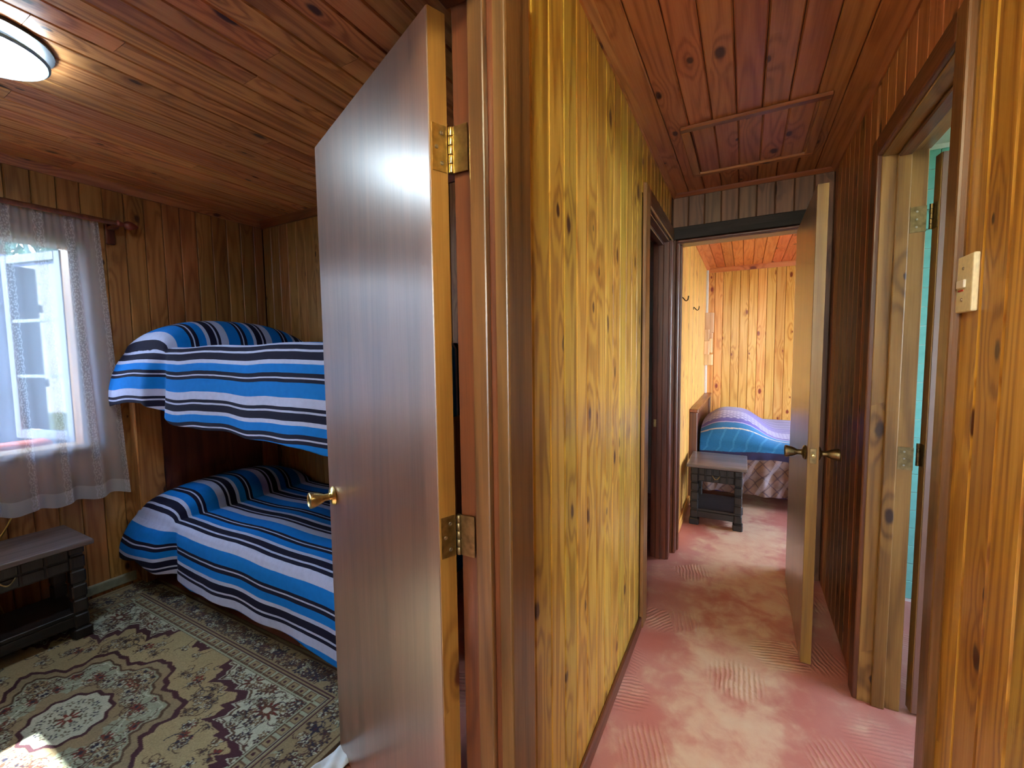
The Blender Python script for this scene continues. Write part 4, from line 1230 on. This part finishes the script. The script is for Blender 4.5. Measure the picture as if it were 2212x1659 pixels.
# ------------------------------------------------------------------ ceiling lamps
def ceiling_lamp(loc, r, strength, colr, label):
    t = empty('ceiling_lamp', loc); tag(t, label, 'ceiling lamp')
    lathe('lamp_base', [(0.0, 0.0), (r * 1.10, 0.0), (r * 1.10, -0.012), (r * 0.8, -0.022), (r * 0.8, -0.034), (0.0, -0.034)], plain('dark_lamp_base', lin(40, 42, 46), 0.5), t, 40)
    lathe('lamp_rim', [(r * 0.9, -0.042), (r * 1.0, -0.042), (r * 1.025, -0.046), (r * 1.025, -0.050), (r * 0.985, -0.055), (r * 0.95, -0.052)], plain('pale_blue_rim', lin(150, 196, 220), 0.35), t, 40)
    lathe('diffuser', [(0.0, -0.034), (r * 0.9, -0.036), (r * 0.97, -0.042), (r * 0.96, -0.052), (r * 0.9, -0.058), (r * 0.7, -0.066), (r * 0.4, -0.071), (0.0, -0.073)], emit('lamp_glow', colr, strength), t, 40)
    return t
ceiling_lamp((-2.155, 0.455, CZ), 0.157, 31.0, (0.70, 0.88, 1.0, 1), 'glowing round ceiling lamp in the bunk room')
def globe_lamp(loc, r, strength, colr, label):
    t = empty('globe_lamp', loc); tag(t, label, 'ceiling lamp')
    lathe('canopy', [(0.0, 0.0), (0.05, 0.0), (0.045, -0.02), (0.012, -0.03), (0.0, -0.03)], BRASS, t, 24)
    lathe('stem', [(0.0, -0.03), (0.009, -0.03), (0.009, -0.10), (0.0, -0.10)], BRASS, t, 12)
    lathe('globe', [(0.0, -0.10)] + [(r * math.sin(a), -0.10 - r + r * math.cos(a)) for a in np.linspace(0.15, 3.0, 18)] + [(0.0, -0.10 - 2 * r)], emit('globe_glow', colr, strength), t, 28)
globe_lamp((-0.08, -0.12, CZ), 0.085, 78.0, (0.97, 0.98, 0.66, 1), 'glass globe ceiling lamp above the viewer')
def pendant(loc, r, strength, colr, label):
    t = empty('fill_pendant', loc); tag(t, label, 'fill lamp')
    lathe('canopy', [(0.0, CZ - loc[2]), (0.05, CZ - loc[2]), (0.045, CZ - loc[2] - 0.02), (0.0, CZ - loc[2] - 0.03)], BRASS, t, 24)
    lathe('rod', [(0.0, r), (0.006, r), (0.006, CZ - loc[2] - 0.02), (0.0, CZ - loc[2] - 0.02)], BRASS, t, 10)
    lathe('globe', [(0.0, r)] + [(r * math.sin(a), r * math.cos(a)) for a in np.linspace(0.1, 3.04, 18)] + [(0.0, -r)], emit('fill_pendant_glow', colr, strength), t, 28)
pendant((0.12, -2.5, 1.98), 0.12, 110.0, (1.0, 0.96, 0.74, 1), 'unseen globe pendant added behind the viewer as front fill')  # unseen lamp added to fill the surfaces that face the viewer
hb = box('trim_12', (XL - 0.05, -1.0, 2.06), (XR + 0.05, -0.9, CZ), FRAME, axis=0)  # unseen beam added to keep the pendant light off the upper hall
struct(hb, 'unseen lintel added behind the viewer to cut the pendant light', 'lintel')

# ------------------------------------------------------------------ far bedroom
fb = empty('double_bed', (0.5, 5.1, 0)); tag(fb, 'double bed with dark wooden headboard in the far bedroom', 'bed')
bpy.context.view_layer.update()
parts = [
    box('headboard_post', (-0.428, 4.18, 0), (-0.365, 4.25, 0.845), FRAME, fb, bevel=0.004),
    box('headboard_post', (-0.428, 5.85, 0), (-0.365, 5.92, 0.845), FRAME, fb, bevel=0.004),
    box('headboard_panel', (-0.42, 4.25, 0.35), (-0.385, 5.85, 0.80), FRAME, fb, bevel=0.004, axis=1),
    box('headboard_rail', (-0.43, 4.165, 0.845), (-0.355, 5.935, 0.875), TRIM, fb, bevel=0.005, axis=1),
    box('mattress', (-0.36, 4.38, 0.28), (1.55, 5.86, 0.545), FABRIC, fb, bevel=0.03, seg=2),
    box('side_rail', (-0.36, 4.40, 0.14), (1.56, 4.43, 0.28), DARK, fb, axis=0),
    box('side_rail', (-0.36, 5.82, 0.14), (1.56, 5.85, 0.28), DARK, fb, axis=0),
    box('leg', (1.5, 4.40, 0), (1.56, 4.46, 0.14), DARK, fb),
    box('leg', (1.5, 5.78, 0), (1.56, 5.84, 0.14), DARK, fb),
]
for o in parts: P(o, fb)

def quilt():
    n, m1, m2 = 340, 420, 150
    x = np.linspace(-0.352, 1.6, n)
    yb_, yf_ = 5.90, 4.36
    tt = np.concatenate([np.linspace(0, yb_ - yf_, m1), (yb_ - yf_) + np.linspace(0, 1, m2 + 1)[1:] * 0.385])
    Lt = yb_ - yf_
    Xg, Tg = np.meshgrid(x, tt, indexing='ij')
    Y = yb_ - np.minimum(Tg, Lt)
    dr = np.clip((Tg - Lt) / 0.385, 0, 1)
    fx = np.exp(-(np.abs(Xg - (-0.10)) / 0.27) ** 3)
    fy = np.clip(1 - np.abs((Y - 5.13) / 0.80) ** 4, 0, 1)
    Z = 0.575 + 0.20 * fx * fy + 0.01 * np.sin(6 * Xg + 2 * Y) + 0.012 * np.sin(3 * Y)
    ed = np.clip((Y - yf_) / 0.12, 0, 1)
    Z = Z - 0.06 * (1 - np.sqrt(np.clip(1 - (1 - ed) ** 2, 0, 1)))
    zf = 0.515
    fold = (0.020 * np.sin(26 * Xg) + 0.012 * np.sin(57 * Xg + 1)) * dr
    # diagonal drag folds on the hanging side
    fold += 0.018 * np.sin(22 * (Xg + 0.8 * dr)) * np.sin(dr * 3.1)
    Yd = yf_ - 0.015 * np.sin(np.clip(dr * 5, 0, 1) * 1.57) - 0.04 * dr + fold
    on = Tg > Lt
    Y2 = np.where(on, Yd, Y)
    Z2 = np.where(on, zf - dr * 0.40, Z)
    C = lambda *a: np.array(lin(*a)[:3])
    img = np.zeros(Xg.shape + (3,)) + C(88, 76, 160)
    d = Tg + 0.012 * np.sin(5 * Xg)
    purple, lav, teal, navy, taupe, white = C(92, 80, 170), C(176, 170, 214), C(20, 120, 180), C(40, 36, 84), C(140, 110, 98), C(200, 190, 205)
    def band(a, b_, colr): img[(d >= a) & (d < b_)] = colr
    for k in range(14): band(0.05 * k * 2, 0.05 * k * 2 + 0.03, lav * (0.9 if k % 2 else 0.6))
    band(0.76, 0.84, purple); band(0.84, 0.855, lav); band(0.855, 0.94, purple); band(0.94, 0.955, lav); band(0.955, 1.02, purple)
    lat = (d >= 1.02) & (d < 1.31)
    img[lat] = lav * 0.95
    cell = (np.mod(Xg + 0.03 * np.floor(d / 0.035), 0.06) < 0.042) & (np.mod(d, 0.035) < 0.014)
    img[lat & cell] = purple * 0.7
    band(1.31, 1.37, purple); band(1.37, 1.385, lav)
    band(1.385, 1.60, teal)
    img[(d >= 1.45) & (d < 1.462)] = C(214, 206, 190)
    gath_light = (np.mod(Xg * 9 + 0.7 * np.sin(12 * d), 1) < 0.16) & (d > 1.46) & (d < 1.57)
    img[gath_light] = C(56, 142, 198)  # lit ridges of the gathers painted as lighter teal streaks
    band(1.57, 1.63, navy)
    low = d >= 1.63
    img[low] = taupe
    dia = (np.abs(np.mod((Xg + d) * 9, 1) - 0.5) < 0.05) | (np.abs(np.mod((Xg - d) * 9, 1) - 0.5) < 0.05)
    img[low & dia] = C(90, 66, 74)
    strk = low & (np.mod((Xg + 0.55 * d) * 6, 1) < 0.22)
    img[strk] = img[strk] * 0.45 + white * 0.55
    col = np.concatenate([img, np.ones(Xg.shape + (1,))], -1)
    m, nt, b, o_ = newmat('printed_quilt')
    at = N(nt, 'ShaderNodeAttribute', attribute_name='pattern')
    tc = N(nt, 'ShaderNodeTexCoord').outputs['Object']
    nn = noise(nt, tc, 3, 90.0, dim='3D')
    nt.links.new(mixc(nt, 0.4, at.outputs['Color'], ramp(nt, nn, [(0.3, (0.6, 0.6, 0.6, 1)), (0.7, (1, 1, 1, 1))]), 'MULTIPLY'), b.inputs['Base Color'])
    b.inputs['Roughness'].default_value = 0.75
    b.inputs['Sheen Weight'].default_value = 0.2
    o = grid_mesh('quilt', np.stack([Xg, Y2, Z2], -1), m, None, None, col, thick=0.008)
    tag(o, 'purple and turquoise banded quilt over the far bed and pillow', 'quilt')
quilt()
# valance under the quilt
vx = np.linspace(-0.34, 1.58, 160)
VX, VV = np.meshgrid(vx, np.linspace(0, 1, 16), indexing='ij')
vp = np.stack([VX, 4.372 + 0.012 * np.sin(40 * VX) * VV, 0.27 - 0.17 * VV + 0.008 * np.sin(13 * VX) * VV], -1)
val = grid_mesh('bed_valance', vp, plain('indigo_sheet', lin(58, 50, 130), 0.85, nscale=60), thick=0.003)
tag(val, 'indigo sheet edge hanging below the quilt of the far bed', 'bed sheet')

# coat hooks on the bedroom wall
IRON = plain('black_iron', lin(58, 52, 44), 0.45, 0.8, bump=0.02)
for yy_, lab in ((3.50, 'bent wire coat hook on bedroom wall nearest the doorway'), (4.36, 'bent wire coat hook on bedroom wall nearest the bed')):
    hk = empty('coat_hook', (-0.43, yy_, 1.80)); tag(hk, lab, 'coat hook', 'wire coat hooks')
    lathe('hook_plate', [(0.0, 0.0), (0.014, 0.0), (0.012, 0.004), (0.0, 0.005)], IRON, hk, 14, 'X')
    tube('hook_wire', [(0.003, 0, 0.008), (0.014, 0, 0.0), (0.024, 0, -0.015), (0.035, 0, -0.021), (0.045, 0, -0.014), (0.049, 0, 0.003), (0.05, 0, 0.016)], 0.0042, IRON, hk)

# stacked wood block wall lamp in the bedroom corner, with its cable duct
OAK = wood('pale_block_wood', lin(240, 208, 164), lin(226, 186, 138), lin(196, 150, 104), lin(120, 60, 30), rough=0.5, coat=0.05, rings=3, knots=0.1, var=0.3)
wl_ = empty('wood_block_lamp', (-0.43, 5.74, 1.3)); tag(wl_, 'wall lamp of stacked pale wooden blocks in the bedroom corner', 'wall lamp')
bpy.context.view_layer.update()
for lo, hi in (((-0.43, 5.70, 1.62), (-0.335, 5.79, 1.86)), ((-0.43, 5.66, 1.52), (-0.38, 5.72, 1.66)), ((-0.43, 5.68, 1.55), (-0.345, 5.76, 1.62)), ((-0.43, 5.63, 1.36), (-0.375, 5.71, 1.52)), ((-0.375, 5.66, 1.38), (-0.345, 5.74, 1.55)), ((-0.43, 5.65, 1.23), (-0.34, 5.75, 1.36))):
    P(box('wood_block', lo, hi, OAK, wl_, bevel=0.004), wl_)
cd = box('cable_duct', (-0.43, 5.80, 0.88), (-0.405, 5.822, 2.38), WHITE, bevel=0.003)
tag(cd, 'white cable duct running down the bedroom corner', 'cable duct')

# ------------------------------------------------------------------ outdoors, seen through the lace
GRASS = plain('grass', lin(84, 104, 60), 0.95, nscale=8, namt=0.4)
gr = box('garden_ground', (-16, -10, -0.5), (-3.46, 14, -0.3), GRASS); struct(gr, 'garden ground outside the window', 'ground')
gr2 = box('yard_ground', (2.6, -10, -0.5), (16, 14, -0.3), GRASS); struct(gr2, 'yard ground outside the bedroom', 'ground')
SLATE = plain('slate_blue_boards', lin(52, 62, 86), 0.7, nscale=10, namt=0.2)
fence = empty('board_fence', (-6.0, 2.0, -0.3)); tag(fence, 'slate blue board fence outside the window', 'fence')
for k in range(34):
    box('board', (-0.012 + 0.006 * (k % 2), -3.2 + 0.2 * k, 0), (0.012 + 0.006 * (k % 2), -2.995 + 0.2 * k, 2.66), SLATE, fence, bevel=0.004)
for zz in (0.5, 1.4, 2.2):
    box('fence_rail', (0.012, -3.2, zz), (0.05, 3.6, zz + 0.08), SLATE, fence, axis=1)
LEAF = plain('teal_foliage', lin(74, 104, 98), 0.8, nscale=6, namt=0.4)
BARK = plain('bark', lin(96, 78, 62), 0.9, nscale=12, namt=0.4)
def tree(loc, h, rad, seed, label):
    r = np.random.default_rng(seed)
    t = empty('garden_tree', loc); tag(t, label, 'tree', 'trees beyond the fence')
    tube('trunk', [(0, 0, 0), (0.05, 0.03, h * 0.5), (0.0, 0.08, h)], 0.12, BARK, t)
    vs, fs = [], []
    for _ in range(1600):
        a, b_ = r.uniform(0, 6.28), r.uniform(-1, 1)
        q = rad * r.uniform(0.45, 1) * np.array([math.cos(a) * math.sqrt(1 - b_ * b_), math.sin(a) * math.sqrt(1 - b_ * b_), b_ * 0.9])
        ctr = q + np.array([0, 0, h])
        u = r.normal(size=3); u /= np.linalg.norm(u); w = np.cross(u, r.normal(size=3)); w /= np.linalg.norm(w)
        l = r.uniform(0.08, 0.16)
        i = len(vs)
        vs += [ctr - u * l, ctr + w * l * 0.5, ctr + u * l, ctr - w * l * 0.5]
        fs.append((i, i + 1, i + 2, i + 3))
    o = mesh('foliage', vs, fs, LEAF, t); o['kind'] = 'stuff'
tree((-9.5, 1.9, -0.3), 3.4, 1.3, 1, 'teal green tree beyond the fence at left')
tree((-10.5, 4.2, -0.3), 2.6, 1.1, 2, 'smaller green tree beyond the fence at right')
# unseen roof added to block the sun over the right part of the window
pr = empty('shade_roof', (-4.3, 2.0, 2.6)); tag(pr, 'unseen timber roof added outside to shade part of the window', 'roof')
bpy.context.view_layer.update()
for k in range(9):
    P(box('roof_board', (-5.45 + 0.22 * k, 0.29, 2.60), (-5.235 + 0.22 * k, 3.4, 2.63), FRAME, pr, axis=1), pr)
P(box('beam', (-5.45, 0.29, 2.50), (-5.37, 3.4, 2.60), FRAME, pr, axis=1), pr)
pot = empty('planter_box', (-3.62, 0.62, 0.86)); tag(pot, 'red planter box on the outer window ledge', 'planter')
box('box_body', (-0.07, -0.28, -0.08), (0.07, 0.28, 0.07), plain('red_planter_paint', lin(186, 82, 62), 0.6, nscale=20), pot, bevel=0.01)
box('soil', (-0.06, -0.27, 0.055), (0.06, 0.27, 0.062), plain('soil', lin(60, 48, 40), 0.95), pot)
